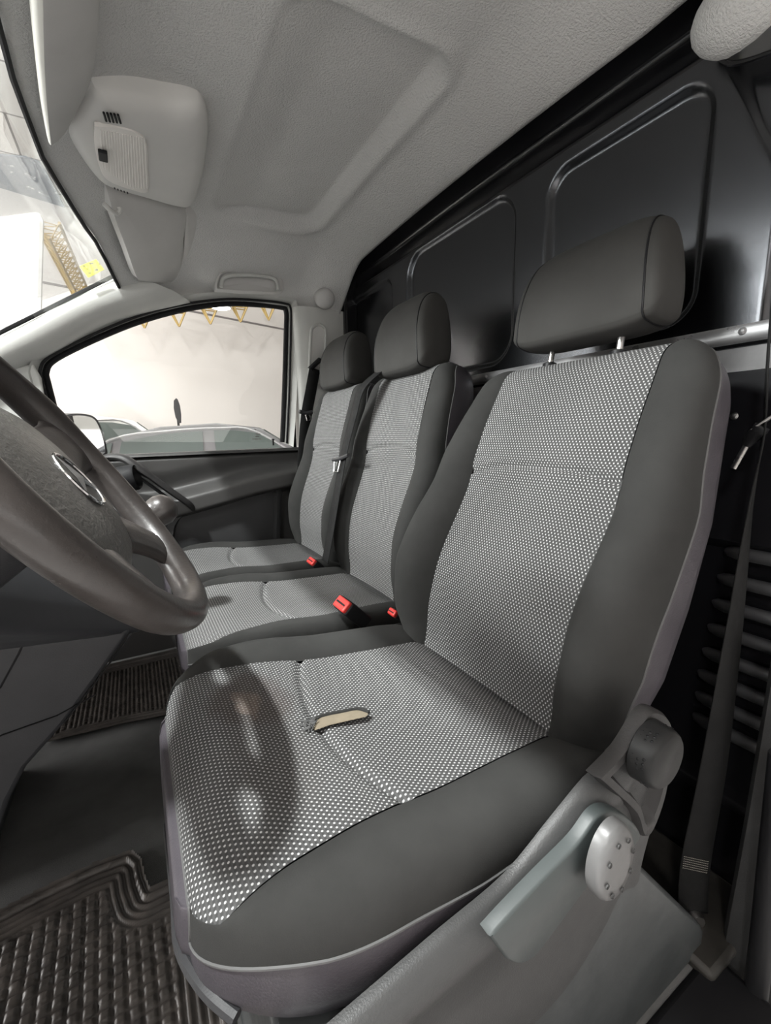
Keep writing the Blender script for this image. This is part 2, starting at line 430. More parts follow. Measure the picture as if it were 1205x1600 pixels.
for k, (u, v) in enumerate(((226, 512), (280, 510), (329, 506), (376, 503), (420, 500))):
    tip = px(u, v, 'y', 7.6)
    root = empty('roof_truss', tip, names[k], 'roof truss', 'gold lattice roof trusses')
    tb = MB(); lb = MB(); w, h = .30, .52
    top = [tip + Vector((sx * w * .8, sy * w * .5, h)) for sx, sy in ((-1, -1), (1, -1), (1, 1), (-1, 1))]
    for i in range(4):
        tb.tube([top[i], tip], .016, 5); tb.tube([top[i], top[(i + 1) % 4]], .016, 5)
        tb.tube([top[i], top[i] + Vector((0, 0, 4.14 - top[i].z))], .014, 5)
        for f in (.3, .6):
            lb.tube([lerp(top[i], tip, f), lerp(top[(i + 1) % 4], tip, f)], .010, 5)
        lb.tube([lerp(top[i], tip, .3), lerp(top[(i + 1) % 4], tip, .6)], .009, 5)
        lb.tube([top[i], lerp(top[(i + 1) % 4], tip, .3)], .009, 5)
    tb.build('chord', M['truss'], root, smooth=False); lb.build('lattice', M['truss'], root, smooth=False)
# round ceiling lamp above the far wall
lp = px(345, 480, 'y', 7.3)
em, et, ep = nt('lamp_glow'); ep.inputs['Emission Color'].default_value = (1, .98, .95, 1); ep.inputs['Emission Strength'].default_value = 12
root = empty('ceiling_lamp', lp, 'bright round ceiling lamp glimpsed at the top of the passenger window', 'ceiling lamp')
b = MB(); b.lathe([(.0, .08), (.15, .08), (.16, .0), (.14, -.01)], lp, (0, 0, 1), 20); b.tube([lp + Vector((0, 0, .08)), Vector((lp.x, lp.y, CZ))], .012, 6); b.build('lamp_shade', M['white_wall'], root)
b = MB(); b.lathe([(.0, -.03), (.10, -.022), (.14, 0), (.0, .002)], lp, (0, 0, 1), 20); b.build('bulb', em, root)

def car(x0, y0, L, H, paint, label, cat='car', roofpaint=None, flip=1, z0=GZ):
    """x0: rear bumper, car pointing +X (flip=-1: -X); own parts: body, roof, windows, wheels"""
    root = empty('car', (x0 + L / 2, y0, z0), label, cat)
    W2 = .88
    X = lambda s: x0 + (L * s if flip > 0 else L * (1 - s))
    belt = .62 * H + z0
    prof = [(0, .30), (.01, .52), (.05, .60), (.16, .625), (.70, .62), (.90, .54), (.985, .44), (1, .28), (.97, .16), (.03, .16)]
    b = MB(); rows = []
    for yy, ins in ((-W2, .02), (-W2 * .97, 0), (0, -.005), (W2 * .97, 0), (W2, .02)):
        rows.append([Vector((X(lerp(s, .5, ins * 1.2)), y0 + yy, z0 + H * (z - (ins * .6 if z > .4 else -ins)))) for s, z in prof])
    base = b.grid(rows, closed=True); b.cap(base, len(prof)); b.cap(base + 4 * len(prof), len(prof))
    b.build('body', paint, root, ang=30, bevel=.02)
    # greenhouse: roof shell with pillars
    g = [(.10, .615), (.24, .90), (.34, .975), (.46, 1.0), (.56, .965), (.72, .62)]
    def gp(s, z, side, out=0):
        k = (z - .615) / .385
        return Vector((X(s), y0 + side * (W2 - .06 - .27 * k + out), z0 + H * z))
    b = MB()
    top = g[1:5]
    rows = [[gp(s, z, sd * f) for s, z in g] for sd, f in ((-1, 1), (-1, .93), (-1, .5), (1, .5), (1, .93), (1, 1))]
    rows = []
    for f in (-1, -.96, -.6, 0, .6, .96, 1):
        rows.append([Vector((X(s), gp(s, z, 1).y * (f + 1) / 2 + gp(s, z, -1).y * (1 - f) / 2, z0 + H * (z - (0 if abs(f) < .97 else .012)))) for s, z in g])
    base = b.grid(rows)
    for sd, rr in ((0, 0), (6, 6)):
        b.face([base + rr * len(g) + k for k in range(len(g))])
    b.build('roof', roofpaint or paint, root, ang=35)
    # side windows and windscreens
    for side in (-1, 1):
        for quad in ([(.135, .63), (.225, .63), (.245, .87), (.235, .865)], [(.24, .63), (.415, .63), (.425, .945), (.34, .925), (.262, .875)],
                     [(.445, .63), (.66, .63), (.565, .915), (.50, .945), (.45, .948)]):
            w = MB(); pts = [gp(s, z, side, .012) for s, z in quad]; w.prism(pts, (0, -side * .008, 0)); w.build('window', M['car_glass'], root, smooth=False)
        w = MB(); pts = [gp(s, z, side, .016) for s, z in ((.115, .622), (.24, .885), (.34, .94), (.46, .962), (.55, .93), (.69, .622))]
        w.tube(spline(pts, 4), .011, 5); w.tube([gp(.115, .622, side, .016), gp(.69, .622, side, .016)], .011, 5)
        w.build('window_trim', M['rail'], root)
        w = MB(); c = Vector((X(.66), y0 + side * (W2 + .05), z0 + .64 * H)); w.lathe([(.0, -.09), (.06, -.07), (.075, 0), (.06, .06), (0, .07)], c, (0, 1, 0), 10); w.build('side_mirror', paint, root)
    for (s0, zz0, s1, zz1) in ((.57, .945, .70, .66), (.115, .655, .235, .88)):
        w = MB(); k = .012
        A, B2, C2, D = gp(s0, zz0, -.92), gp(s0, zz0, .92), gp(s1, zz1, .92), gp(s1, zz1, -.92)
        nn = (B2 - A).cross(D - A).normalized(); nn = nn if nn.z > 0 else -nn
        w.prism([p + nn * .014 for p in (A, B2, C2, D)], -nn * .008); w.build('windscreen', M['car_glass'], root, smooth=False)
    for s in (.19, .82):
        for side in (-1, 1):
            w = MB(); w.lathe([(0, -.1), (.2, -.1), (.31, -.09), (.325, 0), (.31, .09), (.2, .1), (0, .1)], (X(s), y0 + side * (W2 - .08), z0 + .325), (0, 1, 0), 20)
            w.build('wheel', M['rubber'], root)
    return root
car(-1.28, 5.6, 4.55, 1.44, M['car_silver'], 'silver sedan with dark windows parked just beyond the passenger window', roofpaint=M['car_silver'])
car(-2.2, 7.6, 4.0, 1.60, M['car_white'], 'white car parked behind the silver sedan, only its roof showing', roofpaint=M['car_white'])
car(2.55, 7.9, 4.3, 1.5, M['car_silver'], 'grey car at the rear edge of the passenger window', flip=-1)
# thin dark blade banner above the sedan roof
tp = px(277, 622, 'y', 6.62); bt = px(279, 661, 'y', 6.62)
root = empty('feather_flag', (bt.x, 6.62, GZ), 'thin dark blade-shaped banner rising above the silver sedan roof', 'flag')
b = MB(); hgt = tp.z - bt.z
out = [(0, 0), (.035, .0), (.045, .35), (.04, .7), (.02, .95), (0, 1.0), (-.03, .9), (-.04, .6), (-.03, .25)]
b.prism([Vector((bt.x + x, 6.62, bt.z + hgt * k)) for x, k in out], (0, .02, 0)); b.build('banner', M['dark'], root, bevel=.004)
b = MB(); b.tube([(bt.x, 6.64, GZ), (bt.x, 6.64, bt.z + .1)], .015, 8); b.lathe([(0, .03), (.2, .02), (.22, 0), (0, 0)], (bt.x, 6.64, GZ), (0, 0, 1), 20); b.build('pole', M['rubber'], root)

# ================================================================ VAN SHELL
# ---- headliner: one pressed panel with a raised rectangular well, sloping to the windscreen and to the door tops
RZ = 1.47
rec = (.262, .606, .735, 1.515)    # x0,x1,y0,y1 of the well
def front_x(y): return interp(y, [.0, .30, .60, .85, 1.0, 1.2, 1.45, 1.62, 1.75], [-.02, -.055, -.085, -.10, -.105, -.096, -.050, -.006, .032])
def head_z(x, y):
    fx = front_x(y)
    d = x - fx
    zf = interp(y, [0, .9, 1.75], [1.33, 1.385, 1.335])
    z = lerp(zf, RZ, smooth(-.02, .24, d))
    z += .035 * (1 - ((y - .95) / .85) ** 2) * smooth(.3, .9, x)
    z -= .062 * smooth(.60, .80, x)
    # roll down at the sides
    for e, s in ((1.80, 1), (.08, -1)):
        dd = (e - y) * s
        z -= .16 * (1 - smooth(-.02, .30, dd)) * (.55 + .45 * smooth(0, .3, x))
    # well
    r = .07
    qx = abs(x - (rec[0] + rec[1]) / 2) - (rec[1] - rec[0]) / 2 + r; qy = abs(y - (rec[2] + rec[3]) / 2) - (rec[3] - rec[2]) / 2 + r
    sd = sqrt(max(qx, 0) ** 2 + max(qy, 0) ** 2) + min(max(qx, qy), 0) - r
    w = .021
    if x > .30 or True:
        wl = smooth(0, -w, sd)
        z += .038 * wl * (smooth(rec[0] - .03, rec[0] + .14, x) if x < .42 else 1)
        z -= .006 * exp(-((sd - .008) / .012) ** 2) * smooth(.34, .5, x)
    return z
xs = [k / 90 for k in range(91)]; rows = []; uvr = []
NY = 190
for j in range(NY + 1):
    y = .08 + (1.80 - .08) * j / NY; fx = front_x(y)
    ex = interp(y, [.08, .35, .50, 1.0, 1.8], [.74, .772, .785, .785, .785])
    rows.append([(lerp(fx, ex, k), y, head_z(lerp(fx, ex, k), y)) for k in xs])
b = MB(); b.grid(rows)
hl = b.build('ceiling', M['headliner'], kind='structure', ang=180, solid=.006)
def onhead(u, v, off=.012):
    z = 1.42; p = None
    for _ in range(12):
        p = px(u, v, 'z', z); z = .5 * z + .5 * (head_z(p.x, min(max(p.y, .1), 1.78)) - off)
    return px(u, v, 'z', z)
# roof skin above, so no light leaks in
b = MB(); b.grid([[(x, y, 1.60 - .10 * abs((y - .95) / .87) ** 3 - (.10 if x < 0 else 0)) for x in (front_x(min(y, 1.75)) + .01, .04, .5, .95, 1.2)] for y in [(.05 + 1.82 * k / 20) for k in range(21)]])
b.build('trim_1', M['car_white'], kind='structure', solid=.004)

# ---- partition behind the seats (bulkhead), pressed panels as relief
BX = .84
panels = [(.413, .735, .978, 1.350, .055), (.826, 1.301, .975, 1.375, .078), (1.40, 1.72, .983, 1.346, .046)]
def rsd(y, z, P):
    y0, y1, z0, z1, r = P
    qy = abs(y - (y0 + y1) / 2) - (y1 - y0) / 2 + r; qz = abs(z - (z0 + z1) / 2) - (z1 - z0) / 2 + r
    return sqrt(max(qy, 0) ** 2 + max(qz, 0) ** 2) + min(max(qy, qz), 0) - r
def bulk_x(y, z):
    x = BX
    for P in panels:
        sd = rsd(y, z, P)
        if sd < .012:
            x += .013 * smooth(.004, -.014, sd)
    # diagonal-cornered recess on the driver's side
    y1 = interp(z, [.937, 1.138, 1.165, 1.234, 1.348], [.338, .338, .34, .374, .42])
    sd = y - (y1 - .02)
    x += .010 * smooth(.004, -.010, sd)
    return x
b = MB(); rows = []
ny, nz = 430, 118
for k in range(nz + 1):
    z = .957 + (1.380 - .957) * k / nz
    rows.append([(bulk_x(.17 + 1.61 * j / ny, z), .17 + 1.61 * j / ny, z) for j in range(ny + 1)])
b.grid(rows)
bulk = b.build('wall_rear', M['bulk'], kind='structure', ang=180)
# top channel
prof = [(.771, 1.494), (.783, 1.4665), (.789, 1.446), (.792, 1.439), (.796, 1.4355), (.803, 1.434), (.849, 1.4325), (.855, 1.427), (.856, 1.416), (.856, 1.395), (.853, 1.387), (.846, 1.383), (.841, 1.3815), (.8385, 1.378), (.840, 1.373)]
b = MB(); rows = []
for j in range(61):
    y = .27 + 1.51 * j / 60
    camb = .011 * (1 - ((y - .9) / .75) ** 2)
    rows.append([(x, y, z + camb * smooth(1.375, 1.44, z)) for x, z in prof])
b.grid(rows); b.build('upper_channel', M['bulkdark'], bulk, ang=60)
# corner piece, driver side: black curved flanges
b = MB(); pts = spline([px(1118, 62, 'x', .82), px(1120, 85, 'x', .82), px(1135, 98, 'x', .815), px(1160, 97, 'x', .81), px(1205, 82, 'x', .805), px(1240, 68, 'x', .80)], 6)
b.tube(pts, .0035, 8)
up = [p + Vector((-.02, 0, .05)) for p in pts]; b.grid([pts, up])
b.build('corner_flange', M['bulkdark'], bulk)
# riveted rail
b = MB(); prof = [(.845, .960), (.834, .959), (.831, .954), (.831, .939), (.834, .934), (.845, .932), (.849, .919), (.854, .891)]
b.grid([[(x, y, z) for x, z in prof] for y in (.17, .6, 1.0, 1.4, 1.78)]); rail = b.build('rail', M['rail'], bulk, ang=50)
for y in (.338, .905, 1.47):
    r = MB(); r.lathe([(0, .004), (.003, .0035), (.0055, .001), (.006, 0)], (.831, y, .948), (-1, 0, 0), 12); r.build('rivet', M['rail'], rail)
# lower dark part with louvre ribs
b = MB(); prof = [(.854, .891), (.855, .672), (.849, .6585), (.845, .617), (.854, .608), (.867, .599), (.867, .179), (.85, .16), (.83, .155), (.83, -.02)]
b.grid([[(x, y, z) for x, z in prof] for y in (.17, .6, 1.0, 1.4, 1.78)]); low = b.build('lower_panel', M['bulkdark'], bulk, ang=50)
b = MB(); b.tube([(.848, .17, .932), (.848, 1.78, .932)], .006, 8); b.build('lower_bead', M['bulk'], bulk)
for (u, v) in ((1125, 859), (1114, 900), (1106, 939), (1099, 977), (1091, 1014), (1084, 1048), (1080, 1082), (1076, 1115)):
    p = px(u, v, 'x', .854)
    b = MB(); y1 = p.y - .006
    pts = [(.862, y1, p.z), (.857, y1 - .008, p.z), (.853, y1 - .02, p.z), (.853, .21, p.z), (.857, .195, p.z), (.863, .185, p.z)]
    b.tube(pts, [.004, .009, .011, .011, .009, .004], 12); b.build('louvre', M['louvre'], low)
b = MB()
b.lathe([(0, .005), (.004, .004), (.006, 0)], (.854, .345, .821), (-1, 0, 0), 12); b.build('rivet', M['metal'], low)

# ---- van floor
b = MB(); rows = []
for j in range(41):
    y = .224 + 1.60 * j / 40
    rows.append([(x, y, .004 * noise.noise(Vector((x * 6, y * 6, 0))) + .05 * smooth(-.25, -.6, x)) for x in [-.9 + 1.85 * k / 40 for k in range(41)]])
b.grid(rows); b.build('floor', M['carpet'], kind='structure', ang=180, solid=.004)
b = MB(); b.box((.65, .206, -.002), (.83, .44, .02)); b.box((.70, .44, .0), (.83, .9, .03)); b.build('trim_12', M['grime'], kind='structure', bevel=.008)
# sill under the driver's door opening
b = MB(); b.box((-.9, .10, -.12), (.70, .234, .008)); b.build('trim_2', M['black'], kind='structure', bevel=.012)

# ---- passenger door
door = empty('door_1', (.2, 1.82, 0)); door['kind'] = 'structure'
WY = 1.80
win = [(95, 690), (85, 640), (75, 600), (72, 580), (88, 560), (160, 525), (225, 500), (290, 483), (350, 475), (400, 476), (438, 480), (447, 487), (447, 520), (444, 620), (441, 691)]
WP = [px(u, v, 'y', WY) for u, v in win]
loop = spline(WP, 5)
# seal: black rubber band along the opening
b = MB(); b.tube(loop, .011, 8, flat=.9); b.build('window_seal', M['rubber'], door)
# frame around opening (light trim), lofted from window loop outwards
def outward(p, d):
    c = Vector((.18, WY, 1.02)); v = (p - c)
    v.y = 0; v.normalize(); return p + v * d
fr = MB(); rows = [[outward(p, .006) + Vector((0, .01, 0)) for p in loop], [outward(p, .014) + Vector((0, -.03, 0)) for p in loop], [outward(p, .035) + Vector((0, -.055, 0)) for p in loop]]
fr.grid(rows); fr.build('window_frame', M['pillar'], door, ang=60)
b = MB(); b.tube([p + Vector((0, -.034, 0)) for p in [outward(q, .010) for q in loop]], .0045, 6); b.build('inner_seal', M['rubber'], door)
# card: a relief surface
def sill_z(x): return lerp(.745, .752, (x + .1) / .7)
def arm_z(x): return interp(x, [-.3, .10, .25, .40, .60], [.55, .565, .595, .628, .655])
def card_y(x, z):
    y = 1.795 - .045 * smooth(sill_z(x) + .002, sill_z(x) - .02, z)
    az = arm_z(x)
    y += .012 * smooth(az + .13, az + .06, z)                       # hollow under the sill
    y -= .075 * smooth(az + .055, az + .012, z)                     # armrest shelf
    y += .055 * smooth(az - .035, az - .060, z)                     # falls back under it
    return y
b = MB(); rows = []
for k in range(121):
    f = k / 120
    rows.append([(x, card_y(x, lerp(.02, sill_z(x), f)), lerp(.02, sill_z(x), f)) for x in [-.75 + 1.37 * j / 90 for j in range(91)]])
b.grid(rows); card = b.build('door_card', M['doorup'], door, ang=180)
b = MB(); rows = [[(x, yy, sill_z(x) + dz) for x in [-.75 + 1.37 * j / 20 for j in range(21)]] for yy, dz in ((1.745, -.006), (1.75, .004), (1.765, .006), (1.80, .002), (1.84, -.01))]
b.grid(rows); b.build('window_sill', M['doorup'], door, ang=180)
# lower pocket panel
pk = [(.05, .30), (.08, .50), (.16, .555), (.28, .592), (.40, .618), (.47, .622), (.497, .608), (.50, .57), (.485, .40), (.47, .25), (.10, .25)]
pk3 = spline([Vector((x, 1.715, z)) for x, z in pk] + [Vector((pk[0][0], 1.715, pk[0][1]))], 4)[:-1]
b = MB(); c = Vector((.3, 1.70, .43))
b.grid([[p + Vector((0, .045, 0)) for p in pk3], [p + Vector((0, .004, 0)) for p in pk3], [p.lerp(c, .03) for p in pk3], [p.lerp(c, .10) + Vector((0, .0, -.002)) for p in pk3], [p.lerp(c, .14) + Vector((0, .022, 0)) for p in pk3], [p.lerp(c, 1.0) + Vector((0, .03, 0)) for p in pk3]], closed=True)
b.build('door_pocket', M['doorlow'], door, ang=50)
# pull handle
hp = [px(150, 722, 'y', 1.70), px(172, 714, 'y', 1.685), px(195, 717, 'y', 1.66), px(222, 735, 'y', 1.645), px(262, 764, 'y', 1.65), px(293, 786, 'y', 1.67), px(303, 796, 'y', 1.71)]
b = MB(); b.tube(spline(hp, 6), [.016] * 8 + [.018] * 12 + [.015] * 16 + [.012], 12, flat=.7); b.build('pull_handle', M['arm'], door)
hp2 = [px(185, 735, 'y', 1.70), px(215, 745, 'y', 1.70), px(262, 778, 'y', 1.70), px(290, 800, 'y', 1.72)]
b = MB(); b.tube(spline(hp2, 6), .012, 10, flat=.5); b.build('handle_bezel', M['black'], door)
b = MB(); p = px(427, 692, 'y', 1.765); b.tube([p + Vector((0, 0, -.01)), p + Vector((0, 0, .012))], .0035, 8); b.lathe([(0, .018), (.005, .016), (.006, .011), (.003, .010)], p, (0, 0, 1), 10); b.build('lock_pin', M['black'], door)
# outer skin of the door so the cab is closed
b = MB(); b.box((-.75, 1.84, -.2), (.64, 1.86, .72)); b.build('door_skin', M['car_white'], door, smooth=False)

# glass of the passenger window
b = MB(); b.face([b.vert(p) for p in loop]); g = b.build('window_1', M['glass'], kind='structure', smooth=False, solid=.004)
# tiny etched window mark near the rear lower corner
b = MB()
for (u, v, w) in ((399, 671, 2), (403, 678, 6), (402, 682, 5), (399, 686, 7), (407, 686, 3)):
    p = px(u, v, 'y', WY - .006)
    b.box((p.x - w * .0016, p.y, p.z - .0016), (p.x + w * .0016, p.y + .001, p.z + .0016))
b.build('glass_mark', M['joint'], g, smooth=False)

# ---- A pillar on the passenger side (trim between windscreen and door window)
A0 = [px(u, v, 'y', 1.735) for u, v in ((-40, 548), (0, 524), (60, 492), (120, 460), (186, 428))]
A1 = [px(u, v, 'y', 1.735) for u, v in ((-60, 625), (0, 590), (70, 556), (180, 500), (300, 470))]
A0s = spline(A0, 4); A1s = spline(A1, 4)
b = MB(); rows = []
for f, dy in ((-.10, .06), (0, .03), (.03, .0), (.15, -.028), (.4, -.045), (.7, -.035), (.9, -.004), (1.0, .03), (1.0, .06)):
    rows.append([p.lerp(q, f) + Vector((0, dy, 0)) for p, q in zip(A0s, A1s)])
b.grid(rows); b.build('trim_3', M['pillar'], kind='structure', ang=60)
# lower front corner trim (mirror triangle) in front of the window
b = MB(); q = [px(-60, 600, 'y', 1.75), px(0, 578, 'y', 1.75), px(52, 568, 'y', 1.75), px(64, 590, 'y', 1.75), px(74, 650, 'y', 1.75), px(84, 720, 'y', 1.75), px(-60, 740, 'y', 1.75)]
b.prism(q, (0, .04, 0)); b.build('trim_4', M['pillar'], kind='structure', bevel=.006)
# driver-side A pillar and door frame top, outside the frame: keeps the cab closed there
b = MB(); b.tube([(-.95, .12, .80), (-.30, .10, 1.13), (.0, .10, 1.32)], .035, 12); b.tube([(.0, .10, 1.32), (.3, .08, 1.40), (.85, .08, 1.42)], .03, 12); b.build('trim_5', M['pillar'], kind='structure')
# cant rail above passenger window
q0 = [px(u, v, 'y', 1.815) for u, v in ((120, 545), (186, 508), (240, 488), (300, 474), (360, 467), (420, 467), (470, 470))]
b = MB(); b.grid([q0, [p + Vector((0, .004, .06)) for p in q0], [p + Vector((0, -.01, .14)) for p in q0]]); b.build('trim_13', M['pillar'], kind='structure', ang=60)
# ---- B pillar trim on the passenger side
b = MB(); rows = []
for z in [.60 + .035 * k for k in range(21)]:
    xo = .600 + (.03 if z < .8 else 0) * 0 + .0 * z
    rows.append([(xo - .002, 1.79, z), (xo, 1.745, z), (xo + .012, 1.725, z), (xo + .05, 1.715, z), (xo + .16, 1.715, z), (xo + .21, 1.725, z), (xo + .225, 1.80, z)])
b.grid(rows); bp = b.build('trim_6', M['pillar'], kind='structure', ang=60)
sl = [px(u, v, 'y', 1.712) for u, v in ((483, 600), (484, 560), (486, 520), (490, 511), (498, 507), (506, 511), (509, 520), (508, 560), (506, 600))]
b = MB(); b.tube(spline(sl, 5), .006, 8); b.build('slot_rim', M['pillar'], bp)
b = MB(); b.prism([sl[0], sl[1], sl[2], sl[3], sl[4], sl[5], sl[6], sl[7], sl[8]], (0, .004, 0)); b.build('slot_cover', M['console'], bp)
b = MB(); p = px(484, 577, 'y', 1.705); b.tube([p, px(500, 562, 'y', 1.70)], .02, 10, flat=.5); b.build('belt_guide', M['black'], bp)
# round headliner clip in the rear corner
p = onhead(508, 467, .004); b = MB(); b.lathe([(0, .022), (.020, .020), (.033, .012), (.038, .0), (.038, -.03)], p, (-.2, -1, -.45), 24); b.build('trim_7', M['header'], kind='structure')
# outer side skin behind the pillar
b = MB(); b.box((.60, 1.84, -.2), (1.1, 1.86, 1.55)); b.build('wall_side', M['bulkdark'], kind='structure', smooth=False)
b = MB(); b.box((.80, 1.70, .2), (.86, 1.84, 1.42)); b.build('trim_8', M['bulkdark'], kind='structure', bevel=.01)

# ---- B pillar at the driver's side, lower right of the photograph
b = MB()
e0 = [px(1212, 1010, 'x', .76), px(1192, 1130, 'x', .745), px(1165, 1290, 'x', .73), px(1135, 1450, 'x', .72), px(1108, 1605, 'x', .71)]
cols = []
for p in e0:
    cols.append([p + Vector((.10, .02, 0)), p + Vector((.012, .006, 0)), p + Vector((0, -.002, 0)), p + Vector((.006, -.02, 0)), p + Vector((.012, -.055, 0)), p + Vector((.03, -.075, 0))])
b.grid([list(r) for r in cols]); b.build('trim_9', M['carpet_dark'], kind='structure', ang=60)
b = MB(); pts = [px(1222, 1180, 'x', .70), px(1206, 1330, 'x', .70), px(1190, 1480, 'x', .70), px(1172, 1620, 'x', .70)]
b.tube(spline(pts, 5), .014, 10); b.build('trim_10', M['rubber'], kind='structure')
# headliner cap over the driver's B pillar top
b = MB(); c0 = px(1188, -5, 'x', .80)
rows = []
for i in range(13):
    a = pi * i / 12
    rows.append([c0 + Vector((.06 * cos(2 * pi * k / 28) * sin(a) , .082 * sin(2 * pi * k / 28) * sin(a), -.050 * cos(a))) for k in range(28)])
b.grid(rows, closed=True); b.build('trim_11', M['headliner'], kind='structure', ang=180)

# ---- windscreen
b = MB(); rows = []
for j in range(25):
    y = .12 + 1.61 * j / 24
    t = (y - .92) / .8
    top = Vector((front_x(y) - .002, y, head_z(front_x(y), y) - .004)); bot = Vector((-.98 + .10 * t * t, y, .80))
    rows.append([top.lerp(bot, k / 12) + Vector((0, 0, .025 * sin(pi * k / 12))) for k in range(13)])
b.grid(rows); ws = b.build('window_2', M['wscreen'], kind='structure', ang=180, solid=.005)
b = MB(); b.tube([r[0] + Vector((.0, 0, -.004)) for r in rows], .005, 6); b.tube([px(188, 426, 'y', 1.715), px(100, 470, 'y', 1.715), px(0, 520, 'y', 1.715), px(-40, 540, 'y', 1.715)], .006, 6); b.build('window_seal', M['rubber'], ws)
# yellow sticker on the glass
sp = px(142, 420, 'y', 1.665)
ex = Vector((.6, .25, .45)).normalized(); 
n_ = (CAM - sp).normalized(); gx = Vector((-.86, 0, -.5)).normalized(); gy = Vector((0.05, 1, 0)).normalized()
r1 = (px(161, 420, 'y', 1.665) - sp); 
cs = [px(124, 416, 'y', 1.665), px(150, 405, 'y', 1.665), px(163, 421, 'y', 1.665), px(138, 434, 'y', 1.665)]
st = empty('sticker', sp, 'small square bright yellow sticker in the corner of the windscreen', 'sticker')
nn = Vector((.25, -.9, -.3)).normalized()
b = MB(); b.prism(cs, (0, .002, 0)); b.build('paper', M['yellow'], st, smooth=False)
b = MB()
for (u, v, w, h) in ((143, 412, 4, 1.2), (131, 416, 2.5, .8), (151, 422, 3, 2), (140, 427, 3, .7), (155, 413, 2, .7), (137, 421, 2, .6)):
    p = px(u, v, 'y', 1.6625); b.prism([p + Vector((-w * .0013, 0, -h * .0013)), p + Vector((w * .0013, 0, -h * .0013 + w * .0006)), p + Vector((w * .0013, 0, h * .0013 + w * .0006)), p + Vector((-w * .0013, 0, h * .0013))], (0, .001, 0))
b.build('handwriting', M['ink'], st, smooth=False)

# ================================================================ SEATS
def pad(prof, kind):
    """prof: dict(w(t), pw(t), nc(t,y), B(t), L, thick, r_end). Returns dict of MBs in local (y,t,n) space."""
    L, r_end, th, wf, pwf, ncf, Bf = prof['L'], prof['r'], prof['th'], prof['w'], prof['pw'], prof['nc'], prof['B']
    stops = []
    n_main = prof.get('n', 100)
    for i in range(n_main + 1): stops.append((L - r_end) * i / n_main)
    ne = 12
    for i in range(1, ne + 1): stops.append(L - r_end + r_end * sin(pi / 2 * i / ne))
    mbs = {'panel': MB(), 'boltL': MB(), 'boltR': MB(), 'shell': MB(), 'pipeL': [], 'pipeR': []}
    NP, NB = 40, 14
    P = []; BLs = []; BRs = []; SH = []; UV = []; UL = []; UR = []
    acc = 0; last = None
    for t in stops:
        s = max(0, (t - (L - r_end)) / r_end)
        drop = prof.get('drop', r_end) * (1 - sqrt(max(0, 1 - s * s)))
        crn = prof.get('corner', .07)
        s2 = max(0, (t - (L - crn)) / crn); w = wf(t) - prof.get('cw', .06) * (1 - sqrt(max(0, 1 - s2 * s2)))
        pw = min(pwf(t), w - .004)
        Bt = Bf(t) * (1 - s * .4)
        fr = []
        for j in range(NP + 1):
            y = -pw + 2 * pw * j / NP
            fr.append((y, t, ncf(t, y) - drop))
        nL, nR = ncf(t, -pw, False) - drop, ncf(t, pw, False) - drop
        def bol(sg, n0):
            out = []
            d = max(w - pw, .002)
            P0 = (pw, n0 - .002); P1 = (pw + d * .30, n0 + Bt * 1.0); P2 = (w + .004, n0 + Bt * 1.05); P3 = (w, n0 - .030)
            for k in range(NB + 1):
                q = k / NB; a = (1 - q) ** 3; b_ = 3 * q * (1 - q) ** 2; c_ = 3 * q * q * (1 - q); e = q ** 3
                out.append((sg * (a * P0[0] + b_ * P1[0] + c_ * P2[0] + e * P3[0]), t, a * P0[1] + b_ * P1[1] + c_ * P2[1] + e * P3[1]))
            return out
        bl = bol(-1, nL); br = bol(1, nR)
        bk = -th + .0
        thk = prof.get('thin', 0) * s
        sh = [br[-1], (w - .001, t, br[-1][2] - .010), (w - .004, t, lerp(br[-1][2], bk, .5)), (w - .012, t, bk + .02), (w - .035, t, bk + thk),
              (0, t, bk + thk), (-w + .035, t, bk + thk), (-w + .012, t, bk + .02), (-w + .004, t, lerp(bl[-1][2], bk, .5)), (-w + .001, t, bl[-1][2] - .010), bl[-1]]
        # arc length for uv
        cen = Vector((0, t, ncf(t, 0) - drop))
        if last is not None: acc += (cen - last).length
        last = cen
        P.append(fr); BLs.append(bl); BRs.append(br); SH.append(sh)
        UV.append([(p[0], acc) for p in fr]); UL.append([(p[0], acc) for p in bl]); UR.append([(p[0], acc) for p in br])
    mbs['panel'].grid(P, uvs=UV); mbs['boltL'].grid(BLs); mbs['boltR'].grid(BRs); mbs['shell'].grid(SH)
    mbs['pipeL'] = [r[-1] for r in BLs]; mbs['pipeR'] = [r[-1] for r in BRs]
    # end cap belongs to the shell; piping follows the front edge too
    end = P[-1]; ring = list(reversed(BLs[-1])) + list(end) + BRs[-1] + SH[-1][1:-1]
    mid = (0, L, (end[0][2] - th) / 2)
    r2 = [(mid[0] + (p[0] - mid[0]) * .96, L + .006, mid[2] + (p[2] - mid[2]) * .93) for p in ring]
    r3 = [(mid[0] + (p[0] - mid[0]) * .85, L + .010, mid[2] + (p[2] - mid[2]) * .8) for p in ring]
    base = mbs['shell'].grid([ring, r2, r3], closed=True); mbs['shell'].cap(base + 2 * len(ring), len(ring))
    st = P[0]; ring = list(reversed(BLs[0])) + list(st) + BRs[0] + SH[0][1:-1]
    k = len(mbs['shell'].v)
    for p in ring: mbs['shell'].v.append(Vector(p))
    mbs['shell'].face(list(range(k, k + len(ring)))[::-1])
    mbs['edge'] = list(reversed(BLs[-1])) + list(end) + BRs[-1]
    return mbs

